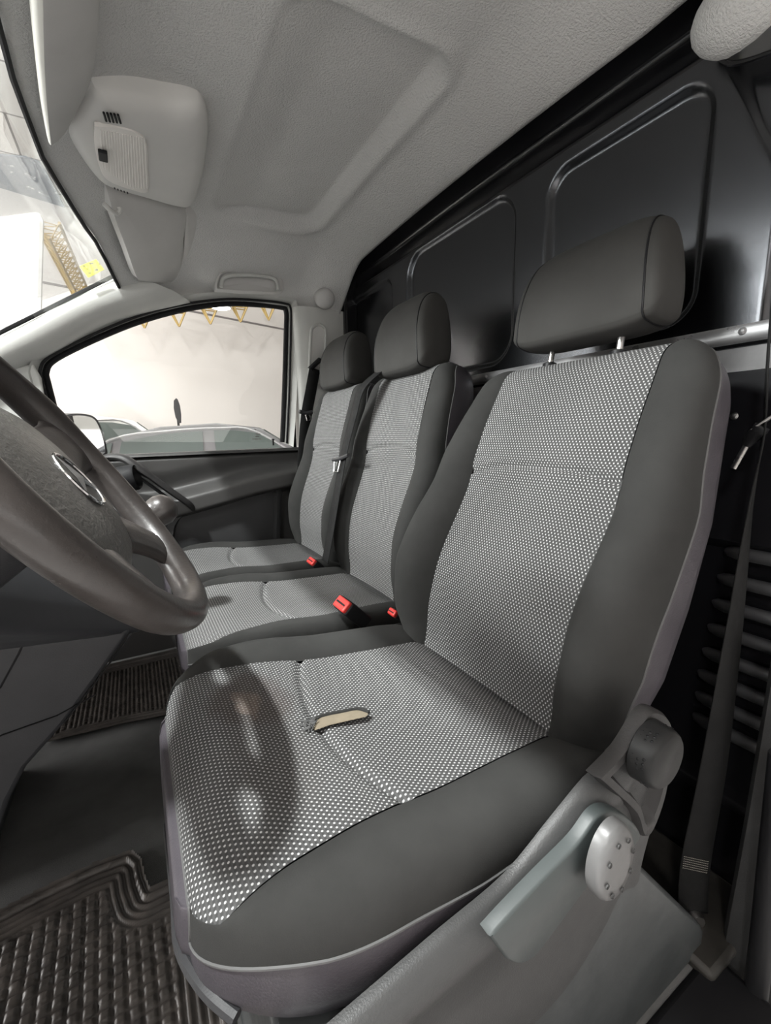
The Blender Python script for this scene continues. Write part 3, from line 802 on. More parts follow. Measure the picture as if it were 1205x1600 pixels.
def xf(mb, O, a, kind):
    """local (y,t,n) -> world; back: t up & rearward, n forward; cushion: t forward, n up"""
    O = Vector(O); a = radians(a)
    if kind == 'back': T = Vector((sin(a), 0, cos(a))); N = Vector((-cos(a), 0, sin(a)))
    else: T = Vector((-cos(a), 0, sin(a))); N = Vector((sin(a), 0, cos(a)))
    f = lambda p: O + Vector((0, 1, 0)) * p[0] + T * p[1] + N * p[2]
    if isinstance(mb, list): return [f(p) for p in mb]
    mb.v = [f(p) for p in mb.v]; return mb
def frame(O, a, kind):
    O = Vector(O); a = radians(a)
    if kind == 'back': T = Vector((sin(a), 0, cos(a))); N = Vector((-cos(a), 0, sin(a)))
    else: T = Vector((-cos(a), 0, sin(a))); N = Vector((sin(a), 0, cos(a)))
    return lambda y, t, n: O + Vector((0, 1, 0)) * y + T * t + N * n

def back_prof(pwid, wsc, L, seam, driver):
    w = lambda t: wsc * interp(t, [0, .04, .12, .22, .34, .46, .60], [.205, .228, .243, .246, .243, .228, .212])
    pw = lambda t: pwid + .004 * sin(pi * min(t / L, 1))
    def nc(t, y, seamed=True):
        n = .018 * exp(-((t - .17) / .11) ** 2) - .012 * smooth(.09, 0, t)
        n += .010 * smooth(seam - .05, seam + .03, t) - .010 * smooth(seam + .06, L, t)
        n -= .006 * (1 - (y / pwid) ** 2) * smooth(.45, .15, t)
        sy = seam + .018 * (1 - (y / pwid) ** 2) - .008
        if seamed: n -= .0075 * exp(-((t - sy) / .0045) ** 2)
        return n
    B = lambda t: interp(t, [0, .05, .15, .26, .40, .50, .6], [.035, .062, .078, .070, .042, .022, .010]) * (1.0 if driver else .62)
    return dict(w=w, pw=pw, nc=nc, B=B, L=L, r=.045, th=.115, drop=.045, corner=.085, cw=.055, thin=.02, n=110)
def cush_prof(pwid, wsc, L, seam, driver):
    w = lambda t: wsc * interp(t, [0, .05, .25, .40, .55], [.228, .240, .252, .256, .250])
    pw = lambda t: interp(t / L, [0, .25, .6, .85, 1], [pwid, pwid + .004, pwid + .014, pwid + .030, pwid + .042])
    def nc(t, y, seamed=True):
        n = .010 * smooth(.22, .36, t) - .016 * smooth(.40, .52, t) - .010 * smooth(.06, 0, t)
        n -= .010 * (1 - (y / pwid) ** 2) * smooth(.46, .30, t)
        sy = seam - .028 * (abs(y) / pwid) ** 2 * 1.0 + .010
        if seamed: n -= .0075 * exp(-((t - sy) / .0055) ** 2)
        return n
    B = lambda t: interp(t, [0, .1, .3, .42, .5], [.020, .030, .030, .022, .012]) * (1.0 if driver else .75)
    return dict(w=w, pw=pw, nc=nc, B=B, L=L, r=.060, th=.105, drop=.030, corner=.15, cw=.105, thin=0, n=110)

def headrest(root, c, w, h, d, tilt, posts, name_mat='headcloth'):
    """soft block: front face rounded at the top, side panels with a seam; c = bottom centre front"""
    c = Vector(c); a = radians(tilt)
    T = Vector((sin(a), 0, cos(a))); N = Vector((cos(a), 0, -sin(a)))
    # side silhouette in (depth, height)
    sil = [(.0, .03), (-.006, .3), (-.004, .55), (.012, .80), (.040, .95), (.075, 1.0), (.105, .93), (.120, .70), (.128, .40), (.126, .14), (.112, .02), (.06, -.03), (.015, -.02)]
    sil = [(x * d / .128, z * h) for x, z in sil]
    cl = spline([Vector((x, 0, z)) for x, z in sil + [sil[0]]], 4)[:-1]
    cen = Vector((.062 * d / .128, 0, h * .47))
    def ring(y, f): return [c + Vector((0, y * (1 - .20 * max(0, (cen.z + (p.z - cen.z) * f) / h - .1) ** 1.6), 0)) + T * (cen.z + (p.z - cen.z) * f) + N * (cen.x + (p.x - cen.x) * f) for p in cl]
    W2 = w / 2
    # central cover, sides slightly bulged: two side panels are their own parts
    b = MB()
    rows = []
    for k in range(17):
        q = -1 + 2 * k / 16
        f = 1 - .09 * abs(q) ** 6 
        rows.append(ring(q * (W2 - .012), f))
    b.grid(rows, closed=True)
    hr = b.build('headrest', M[name_mat], root, ang=180)
    for sg in (-1, 1):
        s = MB(); rr = []
        for (yy, f) in ((W2 - .012, .91), (W2 - .010, .897), (W2 - .004, .88), (W2 + .002, .83), (W2 + .006, .70), (W2 + .008, .45), (W2 + .008, .12)):
            rr.append(ring(sg * yy, f))
        bb = s.grid(rr, closed=True); s.cap(bb + 6 * len(cl), len(cl))
        s.build('side_panel', M[name_mat], hr, ang=180)
        s = MB(); s.tube(ring(sg * (W2 - .011), .905), .0016, 6, closed=True); s.build('seam', M['black'], hr)
    for y in posts:
        s = MB(); p0 = c + Vector((0, y, 0)) + N * (.062 * d / .128) + T * .02
        s.tube([p0, p0 - T * .16], .0055, 12); s.build('post', M['metal'], hr)
        s = MB(); s.lathe([(.014, 0), (.014, .007), (.008, .010), (.0, .010)], p0 - T * posts_drop, T, 14); s.build('post_collar', M['black'], hr)
    return hr
posts_drop = .055

def seat(O, rec_, pitch, pwb, pwc, wb, wc, Lb, Lc, seamb, seamc, label, far=False, driver=False, cush_off=(0, 0, 0)):
    root = empty('van_seat', (O[0] - .2, O[1], 0), label, 'seat')
    dm = M['dots_far'] if far else M['dots']
    bo = pad(back_prof(pwb, wb, Lb, seamb, driver), 'back'); 
    for k in ('panel', 'boltL', 'boltR', 'shell'): xf(bo[k], O, rec_, 'back')
    bk = bo['shell'].build('backrest', M['vinyl'], root, ang=60)
    bo['panel'].build('center_panel', dm, bk, ang=180)
    bo['boltL'].build('bolster', M['cloth'], bk, ang=180); bo['boltR'].build('bolster', M['cloth'], bk, ang=180)
    p = MB()
    for kk in ('pipeL', 'pipeR'):
        p = MB(); p.tube(xf(bo[kk], O, rec_, 'back'), .0016, 6); p.build('piping', M['piping'], bk)
    Oc = Vector(O) + Vector((.04, 0, .0)) + Vector(cush_off)
    cu = pad(cush_prof(pwc, wc, Lc, seamc, driver), 'cush')
    for k in ('panel', 'boltL', 'boltR', 'shell'): xf(cu[k], Oc, pitch, 'cush')
    ck = cu['shell'].build('cushion', M['vinyl'], root, ang=60)
    pm = M['dots_stain_shade'] if driver else dm
    cp = cu['panel'].build('center_panel', pm, ck, ang=180)
    cu['boltL'].build('bolster', M['cloth'], ck, ang=180); cu['boltR'].build('bolster', M['cloth'], ck, ang=180)
    p = MB()
    e = xf(cu['pipeL'], Oc, pitch, 'cush') + xf(cu['edge'], Oc, pitch, 'cush')[1:-1] + list(reversed(xf(cu['pipeR'], Oc, pitch, 'cush')))
    p.tube(e, .0016, 6); p.build('piping', M['piping'], ck)
    return root, bk, ck, frame(O, rec_, 'back'), frame(Oc, pitch, 'cush')

DO = (.45, .51, .395)
drv, dbk, dck, DB, DC = seat(DO, 22, 4.0, .150, .158, 1.0, 1.02, .585, .487, .365, .300,
    "driver's seat in the foreground with stained, torn dotted cushion", driver=True)
hr1 = headrest(drv, (.662, .522, .962), .265, .178, .095, 9, (-.068, .068))
mid, mbk, mck, MBk, MC = seat((.515, 1.012, .395), 13, 2.0, .128, .135, .87, .82, .60, .50, .375, .30,
    'middle passenger seat between the driver seat and the outer seat', far=True)
posts_drop = .055
hr2 = headrest(mid, (.612, 1.02, .962), .235, .195, .105, 4, (-.055, .055))
outs, obk, ock, OB, OC = seat((.515, 1.452, .395), 13, 2.0, .125, .135, .86, .84, .60, .50, .375, .30,
    'outer passenger seat farthest away beside the passenger door', far=True)
hr3 = headrest(outs, (.622, 1.462, .970), .235, .185, .110, 4, (-.055, .055))

# tear in the driver's cushion: foam showing under a slit with a frayed end
ft = [(-.01, .262), (-.018, .275), (-.030, .300), (-.035, .325), (-.020, .330), (.000, .318), (.008, .296), (.004, .272)]
def onc(y, t, lift):
    # height of the panel surface there
    return DC(y, t, .010 * smooth(.22, .36, t) - .010 * (1 - (y / .158) ** 2) + lift)
def cpos(u, v, lift=.0):
    """point of the cushion top under an image position (measuring aid), then used as plain 3-D"""
    P0 = DC(0, .3, .0); n = (DC(0, .3, 1) - DC(0, .3, 0)).normalized()
    q = pxp(u, v, P0 + n * (.001 + lift), n); return q
tear = [(486, 1133), (500, 1121), (535, 1113), (560, 1109), (577, 1114), (572, 1120), (545, 1126), (515, 1133), (492, 1141)]
tq = [cpos(u, v) for u, v in tear]
b = MB(); cc = sum(tq, Vector()) / len(tq)
b.grid([tq, [p.lerp(cc, .12) + Vector((0, 0, .0012)) for p in tq], [p.lerp(cc, .5) + Vector((0, 0, .0004)) for p in tq], [p.lerp(cc, 1.0) for p in tq]], closed=True); b.build('exposed_foam', M['foam'], dck, ang=180)
b = MB()
b.tube([p + Vector((0, 0, .001)) for p in spline(tq[:5], 5)], .0028, 8)
b.build('torn_edge', M['cloth'], dck)
b = MB()
for i in range(26):
    a = random.uniform(0, 2 * pi); c0 = cpos(487 + random.uniform(-6, 7), 1132 + random.uniform(-6, 7), .001)
    b.tube(spline([c0, c0 + Vector((random.uniform(-.008, .008), random.uniform(-.008, .008), .004)), c0 + Vector((random.uniform(-.012, .012), random.uniform(-.012, .012), .001))], 3), .0007, 4)
b.build('frayed_threads', M['piping'], dck)

# driver's seat side shield, recliner, levers, base box
SY = .232
def sp2(pts, y=SY): return [px(u, v, 'y', y) for u, v in pts]
top = spline(sp2([(470, 1680), (600, 1565), (700, 1476), (805, 1384), (880, 1290), (930, 1228), (955, 1208), (985, 1160), (1012, 1118)]), 4)
botp = spline(sp2([(470, 1800), (640, 1760), (770, 1670), (880, 1560), (945, 1460), (975, 1400), (1000, 1385), (1010, 1340), (1052, 1190)]), 4)
b = MB(); rows = []
for f, dy in ((0, .014), (0, .008), (.015, .003), (.05, -.003), (.12, -.008), (.22, -.005), (.27, .000), (.5, .001), (.8, .001), (1, .003), (1.0, .010)):
    rows.append([p.lerp(q, f) + Vector((0, dy, 0)) for p, q in zip(top, botp)])
b.grid(rows); sh = b.build('side_shield', M['shield'], drv, ang=60)
# recliner arm around the knob
arm = spline(sp2([(935, 1218), (975, 1175), (1008, 1122), (1025, 1110), (1045, 1120), (1053, 1145), (1050, 1195), (1040, 1250), (1022, 1300), (1008, 1310), (996, 1275), (960, 1240)], .222), 4)
b = MB(); cc = sum(arm, Vector()) / len(arm)
b.grid([[p + Vector((0, .014, 0)) for p in arm], [p + Vector((0, .005, 0)) for p in arm], [p.lerp(cc, .05) for p in arm], [p.lerp(cc, .22) + Vector((0, .0, 0)) for p in arm], [p.lerp(cc, .34) + Vector((0, .012, 0)) for p in arm], [p.lerp(cc, 1.0) + Vector((0, .012, 0)) for p in arm]], closed=True)
b.build('recliner_arm', M['arm'], drv, ang=50)
kc = px(1046, 1192, 'y', .196); R_ = .031
b = MB(); b.lathe([(0, 0), (R_ * .86, .0), (R_ * .95, .0025), (R_, .006), (R_ * 1.03, .013), (R_ * 1.06, .024), (R_ * .9, .027)], kc, (0, 1, 0), 48)
kn = b.build('recliner_knob', M['knob'], drv, ang=50)
b = MB()
for k in range(40):
    a = 2 * pi * k / 40
    if (k // 3) % 2: continue
    for h, off in ((.009, 0), (.0145, .5), (.020, 0)):
        a2 = a + off * 2 * pi / 40
        c = kc + Vector((R_ * 1.025 * cos(a2), h, R_ * 1.025 * sin(a2)))
        b.lathe([(0, .0009), (.0013, .0005), (.0017, 0)], c, (cos(a2), 0, sin(a2)), 6)
b.build('grip_dimple', M['black'], kn); kn.children[0]['kind'] = 'stuff'
# height lever
lev = spline(sp2([(766, 1466), (800, 1428), (850, 1375), (905, 1318), (935, 1277), (958, 1268), (985, 1280), (1002, 1305), (985, 1330), (948, 1350), (920, 1385), (880, 1440), (850, 1480), (832, 1500), (812, 1508), (793, 1502)], .205), 5)
b = MB(); cc = sum(lev, Vector()) / len(lev)
def inset(pl, d):
    out = []; n = len(pl)
    for i in range(n):
        t = (pl[(i + 1) % n] - pl[i - 1]).normalized(); out.append(pl[i] + Vector((t.z, 0, -t.x)) * d)
    return out
sgn = 1
test = inset(lev, .004); 
if sum((p - cc).length for p in test) > sum((p - cc).length for p in lev): sgn = -1
b.grid([[p + Vector((0, .012, 0)) for p in lev], [p + Vector((0, .003, 0)) for p in lev], [p + Vector((0, .0008, 0)) for p in inset(lev, sgn * .0009)], inset(lev, sgn * .0024)], closed=True)
b.cap(len(b.v) - len(lev), len(lev)); lv = b.build('height_lever', M['lever'], drv, ang=40)
# round end cap of the lever
cc = px(970, 1357, 'y', .180)
b = MB(); tiltax = Vector((.05, 1, .0)).normalized()
cr = .0285
t_ = Vector((0, 0, 1)); e2 = Vector((1, 0, 0))
rows = []
for rr, h in ((.0, .0), (.5, .0), (.88, .002), (.96, .0045), (1.0, .007), (1.01, .016)):
    rows.append([cc + Vector((rr * cr * .92 * cos(a) + .25 * rr * cr * sin(a) * .0, h, rr * cr * 1.32 * sin(a))) for a in [2 * pi * k / 40 for k in range(40)]])
b.grid(rows, closed=True); cp_ = b.build('lever_cap', M['cap'], drv, ang=50)
for k in range(8):
    a = 2 * pi * k / 8 + .3
    c = cc + Vector((cr * .92 * .72 * cos(a), -.0002, cr * 1.32 * .72 * sin(a)))
    d = MB(); d.lathe([(.0, .0012), (.0014, .0006), (.0022, -.0006), (.0026, .0003)], c, (0, 1, 0), 10); d.build('cap_dimple', M['shield'], cp_)
# metal seat box
b = MB(); 
pf = [(.05, .33), (.40, .33), (.465, .290), (.485, .278), (.675, .060), (.688, .040), (.688, .004), (.05, .004)]
n = len(pf); rows = []
for y, k in ((.222, 0), (.214, .004), (.218, .0), (.78, 0)):
    pass
b.prism([Vector((x, .2365, z)) for x, z in pf], (0, .50, 0)); bx_ = b.build('seat_base', M['basebox'], drv, bevel=.006, ang=30)
# front rail tube of the seat frame (left of the cushion, low)
b = MB(); b.tube(spline([px(262, 1290, 'y', .60), px(275, 1400, 'y', .45), px(283, 1480, 'y', .38), px(320, 1545, 'y', .33), px(370, 1590, 'y', .30)], 5), .006, 8); b.build('frame_rail', M['dark'], drv)

# bases of the passenger seats
for rt, y0, y1, nm in ((mid, .86, 1.20, 'seat_base'), (outs, 1.26, 1.64, 'seat_base')):
    b = MB(); b.prism([Vector((x, y0, z)) for x, z in ((.13, .31), (.60, .31), (.66, .0), (.20, .0))], (0, y1 - y0, 0)); b.build(nm, M['black'], rt, bevel=.012)

# ================================================================ BELTS
def ribbon(pts, wdirs, w, th=.0012):
    """flat webbing along pts, width direction given per point"""
    b = MB(); rows = []
    P = spline(pts, 8); n = len(pts)
    for i, p in enumerate(P):
        f = i / (len(P) - 1) * (n - 1); k = min(int(f), n - 2)
        d = Vector(wdirs[k]).lerp(Vector(wdirs[k + 1]), f - k).normalized()
        t = (P[min(i + 1, len(P) - 1)] - P[max(i - 1, 0)]).normalized(); d = (d - t * d.dot(t)).normalized(); nn = d.cross(t)
        ww = w / 2
        rows.append([p + d * ww, p + d * (ww - .001) + nn * th, p + nn * th, p - d * (ww - .001) + nn * th, p - d * ww, p - d * (ww - .001) - nn * th, p - nn * th, p + d * (ww - .001) - nn * th])
    base = b.grid(rows, closed=True); b.cap(base, 8); b.cap(base + (len(P) - 1) * 8, 8)
    return b
# driver's belt
rb = empty('seat_belt', px(1083, 1400, 'y', .27), "driver's black seat belt hanging beside the ribbed bulkhead at the right", 'seat belt')
pts = [px(1211, 420, 'x', .80), px(1200, 560, 'x', .80), px(1193, 680, 'x', .79), px(1172, 800, 'x', .775), px(1145, 1000, 'x', .75), px(1115, 1200, 'x', .725), px(1087, 1350, 'x', .71), px(1083, 1425, 'x', .705)]
wd = [(.2, 1, 0), (.25, 1, 0), (.35, .9, 0), (.45, .8, 0), (.75, .45, 0), (.85, .1, 0), (.9, -.1, 0), (.9, -.1, 0)]
wd = [(1, .38, 0), (1, .40, 0), (1, .42, 0), (1, .25, 0), (1, -.10, 0), (1, -.45, 0), (1, -.7, 0), (1, -.7, 0)]
b = ribbon(pts, wd, .046); web = b.build('webbing', M['belt'], rb, ang=180)
# stitched block near the anchor
b = MB(); p = px(1083, 1345, 'x', .71)
dd = Vector((1, -.65, 0)).normalized(); tt = Vector((0, 0, 1)); nn = Vector((-.65, -1, 0)).normalized()
for r in range(6):
    for k in range(14):
        c = p + dd * ((k - 6.5) * .0028) + tt * ((r - 2.5) * .0042 - (k - 6.5) * .0006) + nn * .0065
        b.tube([c - tt * .0005 - dd * .0010, c + tt * .0004 + dd * .0010], .00045, 4)
b.build('stitching', M['stitch'], rb)
b = MB(); q = px(1085, 1435, 'x', .705); b.lathe([(0, -.006), (.012, -.006), (.014, 0), (.012, .008), (0, .008)], q, (-.5, -1, 0), 16); b.build('anchor_bolt', M['metal'], rb)
tn = MB(); a0 = px(1146, 732, 'x', .775); a1 = px(1166, 697, 'x', .78)
tn.tube([a0, a1], .0042, 8, flat=.5); tn.build('belt_tongue', M['metal'], rb); tn = MB(); tn.tube([px(1176, 671, 'x', .775), px(1208, 650, 'x', .77), px(1230, 640, 'x', .77)], .0045, 8, flat=.5); tn.build('tongue_plate', M['metal'], rb)
tn = MB(); tn.tube([px(1166, 697, 'x', .78), px(1174, 684, 'x', .78), px(1186, 672, 'x', .775), px(1196, 678, 'x', .775)], [.006, .010, .012, .008], 10, flat=.6); tn.build('tongue_grip', M['black'], rb)

# middle belt over the joint of the two passenger seats
rb = empty('seat_belt', (.5, 1.22, .43), 'black seat belt hanging between the middle and outer seat backs, with a steel tongue', 'seat belt')
n13 = Vector((-cos(radians(13)), 0, sin(radians(13)))); P0 = Vector((.515, 0, .395)) + n13 * .062
mp = [pxp(u, v, P0, n13) for u, v in ((579, 578), (566, 606), (552, 650), (536, 715), (525, 780), (515, 840), (508, 878))]
b = ribbon([mp[0] + Vector((.10, .02, -.02)), mp[0] + Vector((.05, 0, .006))] + mp[1:], [(0, 1, 0)] * 8, .046); b.build('webbing', M['belt'], rb, ang=180)
b = MB(); n_ = n13 * .004
c0, c1, c2 = pxp(531, 716, P0 + n_ * 2, n13), pxp(526, 736, P0 + n_ * 2, n13), 0
b.tube([pxp(521, 719, P0 + n_ * 2, n13), pxp(531, 717, P0 + n_ * 2, n13), pxp(545, 711, P0 + n_ * 3, n13)], .006, 8); b.build('tongue_grip', M['dark'], rb)
b = MB(); b.tube([pxp(u, v, P0 + n_ * 2, n13) for u, v in ((523, 720), (522, 737), (528, 737), (532, 720))], .0020, 6); b.build('belt_tongue', M['metal'], rb)

# outer belt at the pillar
rb = empty('seat_belt', (.66, 1.70, .6), 'black seat belt running down the far door pillar, with a steel tongue', 'seat belt')
op = [px(u, v, 'y', 1.695) for u, v in ((492, 576), (486, 610), (479, 650), (475, 700), (472, 760))]
b = ribbon(op, [(1, 0, .15)] * 5, .046); b.build('webbing', M['belt'], rb, ang=180)
b = MB(); b.tube([px(468, 643, 'y', 1.69), px(478, 646, 'y', 1.69), px(488, 644, 'y', 1.69)], .008, 8); b.build('tongue_grip', M['dark'], rb)
b = MB(); b.tube([px(u, v, 'y', 1.685) for u, v in ((478, 648), (480, 657), (486, 656), (484, 648))], .003, 6); b.build('belt_tongue', M['metal'], rb)

# buckles
def buckle(top, ax, w, label, ln=.07):
    top = Vector(top); ax = Vector(ax).normalized()
    root = empty('belt_buckle', top, label, 'belt buckle', 'red-topped seat belt buckles')
    side = ax.cross(Vector((0, 1, .0))); side = Vector((0, 1, 0)); side = (side - ax * side.dot(ax)).normalized(); n = ax.cross(side)
    Mx = Matrix((( n.x, side.x, ax.x, top.x), (n.y, side.y, ax.y, top.y), (n.z, side.z, ax.z, top.z), (0, 0, 0, 1)))
    b = MB(); b.box((-w * .30, -w * .5, -ln), (w * .30, w * .5, -.002), Mx); b.build('housing', M['black'], root, bevel=.004)
    b = MB(); b.box((-w * .25, -w * .46, -.010), (w * .25, w * .46, .005), Mx); b.build('release_button', M['red'], root, bevel=.003)
    b = MB(); b.box((-w * .04, -w * .34, .004), (w * .04, w * .34, .0058), Mx); b.build('slot', M['black'], root)
buckle(px(535, 944, 'y', .80), (-.62, -.05, .62), .052, 'belt buckle with a large red button between the driver and middle seats')
buckle(px(487, 877, 'y', 1.215), (-.5, -.1, .5), .040, 'small red belt buckle between the middle and outer seat cushions')
buckle(px(614, 957, 'y', .775), (-.5, 0, .35), .030, "red button of a buckle half hidden at the foot of the driver's backrest")

# ================================================================ ROOF FITTINGS
# overhead console
con = empty('overhead_console', (.08, 1.2, 1.42), 'grey overhead console with ribbed interior lamp between the two sun visors', 'overhead console')
zc_ = 1.415
def plane3(a, b_, c_):
    n = (b_ - a).cross(c_ - a).normalized(); return a, (n if n.z > 0 else -n)
CP, CN = plane3(onhead(318, 170, .020), onhead(305, 315, .020), onhead(120, 212, .006))
VP_, VN = plane3(onhead(190, 300, .016), onhead(290, 330, .018), onhead(245, 436, .030))
outl = [(148, 139), (200, 148), (258, 160), (300, 158), (318, 163), (327, 185), (325, 225), (318, 270), (308, 305), (295, 322), (270, 319), (225, 306), (165, 288), (143, 270), (122, 240), (105, 205), (122, 180)]
ol = spline([pxp(u, v, CP, CN) for u, v in outl] + [pxp(*outl[0], CP, CN)], 4)[:-1]
cc = sum(ol, Vector()) / len(ol)
b = MB(); rws = []
for f, dz in ((-.01, .05), (0, .010), (.02, .0), (.07, -.010), (.16, -.017), (.30, -.020), (.6, -.021), (1.0, -.021)):
    rws.append([p.lerp(cc, f) + CN * dz for p in ol])
b.grid(rws, closed=True); cb_ = b.build('housing', M['console'], con, ang=60)
def cz(u, v, d=0): return pxp(u, v, CP - CN * (.021 + d), CN)
ln_ = spline([cz(u, v) for u, v in ((148, 196), (185, 198), (215, 207), (229, 222), (232, 260), (231, 298), (205, 295), (168, 280), (154, 255), (147, 220), (148, 196))], 4)[:-1]
cc = sum(ln_, Vector()) / len(ln_)
b = MB(); b.grid([[p + Vector((0, 0, .006)) for p in ln_], [p + Vector((0, 0, -.002)) for p in ln_], [p.lerp(cc, .05) + Vector((0, 0, -.003)) for p in ln_], [p.lerp(cc, 1.0) + Vector((0, 0, -.003)) for p in ln_]], closed=True)
le = b.build('lamp_lens', M['lens'], con, ang=60)
b = MB()
for k in range(17):
    f = k / 16
    u0 = lerp(157, 226, f); v0 = lerp(203, 216, f) - 0; v1 = lerp(262, 294, min(f * 1.5, 1))
    b.tube([cz(u0, v0, .0035), cz(u0 + 4, v1, .0035)], .0012, 5)
b.build('lens_rib', M['lens'], le); le.children[0]['kind'] = 'stuff'
b = MB(); p0 = cz(161, 243, .006); b.box((p0.x - .008, p0.y - .018, p0.z - .004), (p0.x + .008, p0.y + .018, p0.z + .003)); b.build('switch', M['black'], con, bevel=.002)
for k in range(5):
    for (ua, va, ub, vb, du, dv_) in ((162, 176, 166, 189, 5.6, .8), (178, 289.5, 179.5, 295, 5, 1.8)):
        b = MB(); b.tube([cz(ua + du * k, va + dv_ * k, .0012 if va < 200 else -.006), cz(ub + du * k, vb + dv_ * k, .0012 if va < 200 else -.006)], .0022 if va < 200 else .0016, 6); b.build('vent_slot', M['black'], con)
# passenger's sun visor
vis = empty('sun_visor', (.12, 1.6, 1.41), "passenger's grey sun visor folded up beside the overhead console, with its clip", 'sun visor')
def vz(u, v, d=0):
    return pxp(u, v, VP_ - VN * d, VN)
vo = spline([vz(u, v) for u, v in ((163, 288), (200, 300), (288, 325), (287, 380), (284, 425), (278, 440), (250, 443), (222, 440), (212, 432), (195, 385), (178, 340), (163, 288))], 4)[:-1]
cc = sum(vo, Vector()) / len(vo)
b = MB(); b.grid([[p + VN * .022 for p in vo], [p + Vector((0, 0, .006)) for p in vo], [p.lerp(cc, .03) + Vector((0, 0, 0)) for p in vo], [p.lerp(cc, .12) + Vector((0, 0, -.003)) for p in vo], [p.lerp(cc, 1.0) + Vector((0, 0, -.004)) for p in vo]], closed=True)
b.build('visor_board', M['visor'], vis, ang=60)
ve = spline([vz(u, v, -.004) for u, v in ((290, 324), (302, 322), (313, 318), (311, 370), (305, 410), (297, 432), (280, 441), (284, 425), (288, 380), (290, 324))], 3)[:-1]
b = MB(); cc = sum(ve, Vector()) / len(ve); b.grid([[p + Vector((0, 0, .03)) for p in ve], ve, [p.lerp(cc, .2) + Vector((0, 0, -.004)) for p in ve], [p.lerp(cc, 1.0) + Vector((0, 0, -.006)) for p in ve]], closed=True); b.build('visor_flap', M['visor'], vis, ang=60)
b = MB(); b.tube(spline([vz(162, 318, .004), vz(170, 326, .010), vz(182, 334, .012), vz(187, 330, .010), vz(186, 324, .004)], 4), .0055, 8); b.build('clip', M['console'], vis)
# driver's sun visor, nearest the camera at the top left
vis2 = empty('sun_visor', (-.03, .95, 1.36), "driver's thick grey sun visor at the top left corner, seen nearly edge-on", 'sun visor')
def v3(u, v, z): return px(u, v, 'z', z)
e_ = [(44, -60), (50, 0), (54, 50), (60, 110), (67, 170), (76, 222)]
f_ = [(62, -60), (67, 0), (68, 50), (70, 110), (74, 170), (80, 227)]
g_ = [(158, -60), (155, 0), (151, 60), (148, 100), (139, 140), (112, 195)]
zs = [1.345] * 6
E_ = spline([v3(u, v, 1.345) for u, v in e_], 5); F_ = spline([v3(u, v, 1.34) for u, v in f_], 5); G_ = spline([v3(u, v, 1.385) for u, v in g_], 5)
b = MB(); b.grid([[p + Vector((-.002, 0, .014)) for p in E_], E_, [p.lerp(q, .5) + Vector((0, 0, -.0015)) for p, q in zip(E_, F_)], F_]); b.grid([[E_[-1] + Vector((0, .002, .014)), E_[-1] + Vector((0, .002, .014))], [E_[-1], F_[-1]]])
b.build('visor_edge', M['visor_edge'], vis2, ang=180)
b = MB(); rws = []
for f, dz in ((0, 0), (.05, -.001), (.3, -.003), (.6, -.003), (.85, .0), (1.0, .004)):
    rws.append([p.lerp(q, f) + Vector((0, 0, dz)) for p, q in zip(F_, G_)])
rws.append([q + Vector((.004, .004, .02)) for q in G_]); b.grid(rws)
b.grid([[r[-1] for r in rws[:6]], [r[-1] + Vector((0, .004, .02)) for r in rws[:6]]])
rws2 = [[q + Vector((.004, .004, .02)) for q in G_], [p + Vector((-.002, 0, .014)) for p in E_]]; b.grid(rws2)
b.build('visor_board', M['visor'], vis2, ang=60)
# grab handle over the passenger door
gh = empty('grab_handle', (.44, 1.72, 1.37), 'grey grab handle on the headliner above the passenger window', 'grab handle')
gy = 1.675
ho = spline([px(u, v, 'y', gy + .008) for u, v in ((337, 440), (343, 428), (360, 424), (420, 426), (438, 432), (443, 446), (440, 456), (400, 456), (345, 453), (336, 450), (337, 440))], 4)[:-1]
cc = sum(ho, Vector()) / len(ho)
b = MB(); b.grid([[p + Vector((0, .03, 0)) for p in ho], ho, [p.lerp(cc, .06) + Vector((0, -.003, 0)) for p in ho], [p.lerp(cc, .12) + Vector((0, .006, 0)) for p in ho], [p.lerp(cc, 1.0) + Vector((0, .010, 0)) for p in ho]], closed=True)
b.build('recess_plate', M['header'], gh, ang=50)
b = MB(); b.tube(spline([px(u, v, 'y', gy - .004) for u, v in ((346, 449), (349, 436), (362, 431), (385, 430), (412, 432), (428, 436), (433, 443), (434, 453))], 4), .0068, 10); b.build('grip', M['pillar'], gh)
# ================================================================ STEERING WHEEL
WC = Vector((-.063, .514, .772)); beta = radians(55.6); gam = radians(3.4); WR = .182
eT = Vector((-cos(beta), 0, sin(beta))); eN = Vector((sin(beta), 0, cos(beta))); eY = Vector((0, cos(gam), 0)) + eN * sin(gam); eN = eT.cross(eY) * -1
if eN.x < 0: eN = -eN
def wp(a, r, n=0): return WC + (eY * cos(a) + eT * sin(a)) * r + eN * n
sw = empty('steering_wheel', WC, 'worn dark steering wheel in the left foreground with a silver star badge', 'steering wheel')
b = MB(); rows = []
for k in range(120):
    a = 2 * pi * k / 120
    # grips: a little thicker near the spokes
    ad = math.degrees(a) % 360
    rr = .0158 + .0022 * exp(-((ad - 20) / 14) ** 2) + .0022 * exp(-((ad - 160) / 14) ** 2)
    bump_ = .0009 * sin(10 * a) 
    c = wp(a, WR); rad = (c - WC).normalized()
    rows.append([c + rad * (cos(2 * pi * j / 24) * (rr + bump_)) + eN * (sin(2 * pi * j / 24) * (rr * 1.08)) for j in range(24)])
rows.append(rows[0]); b.grid(rows, closed=True); b.build('rim', M['wheel'], sw, ang=180)
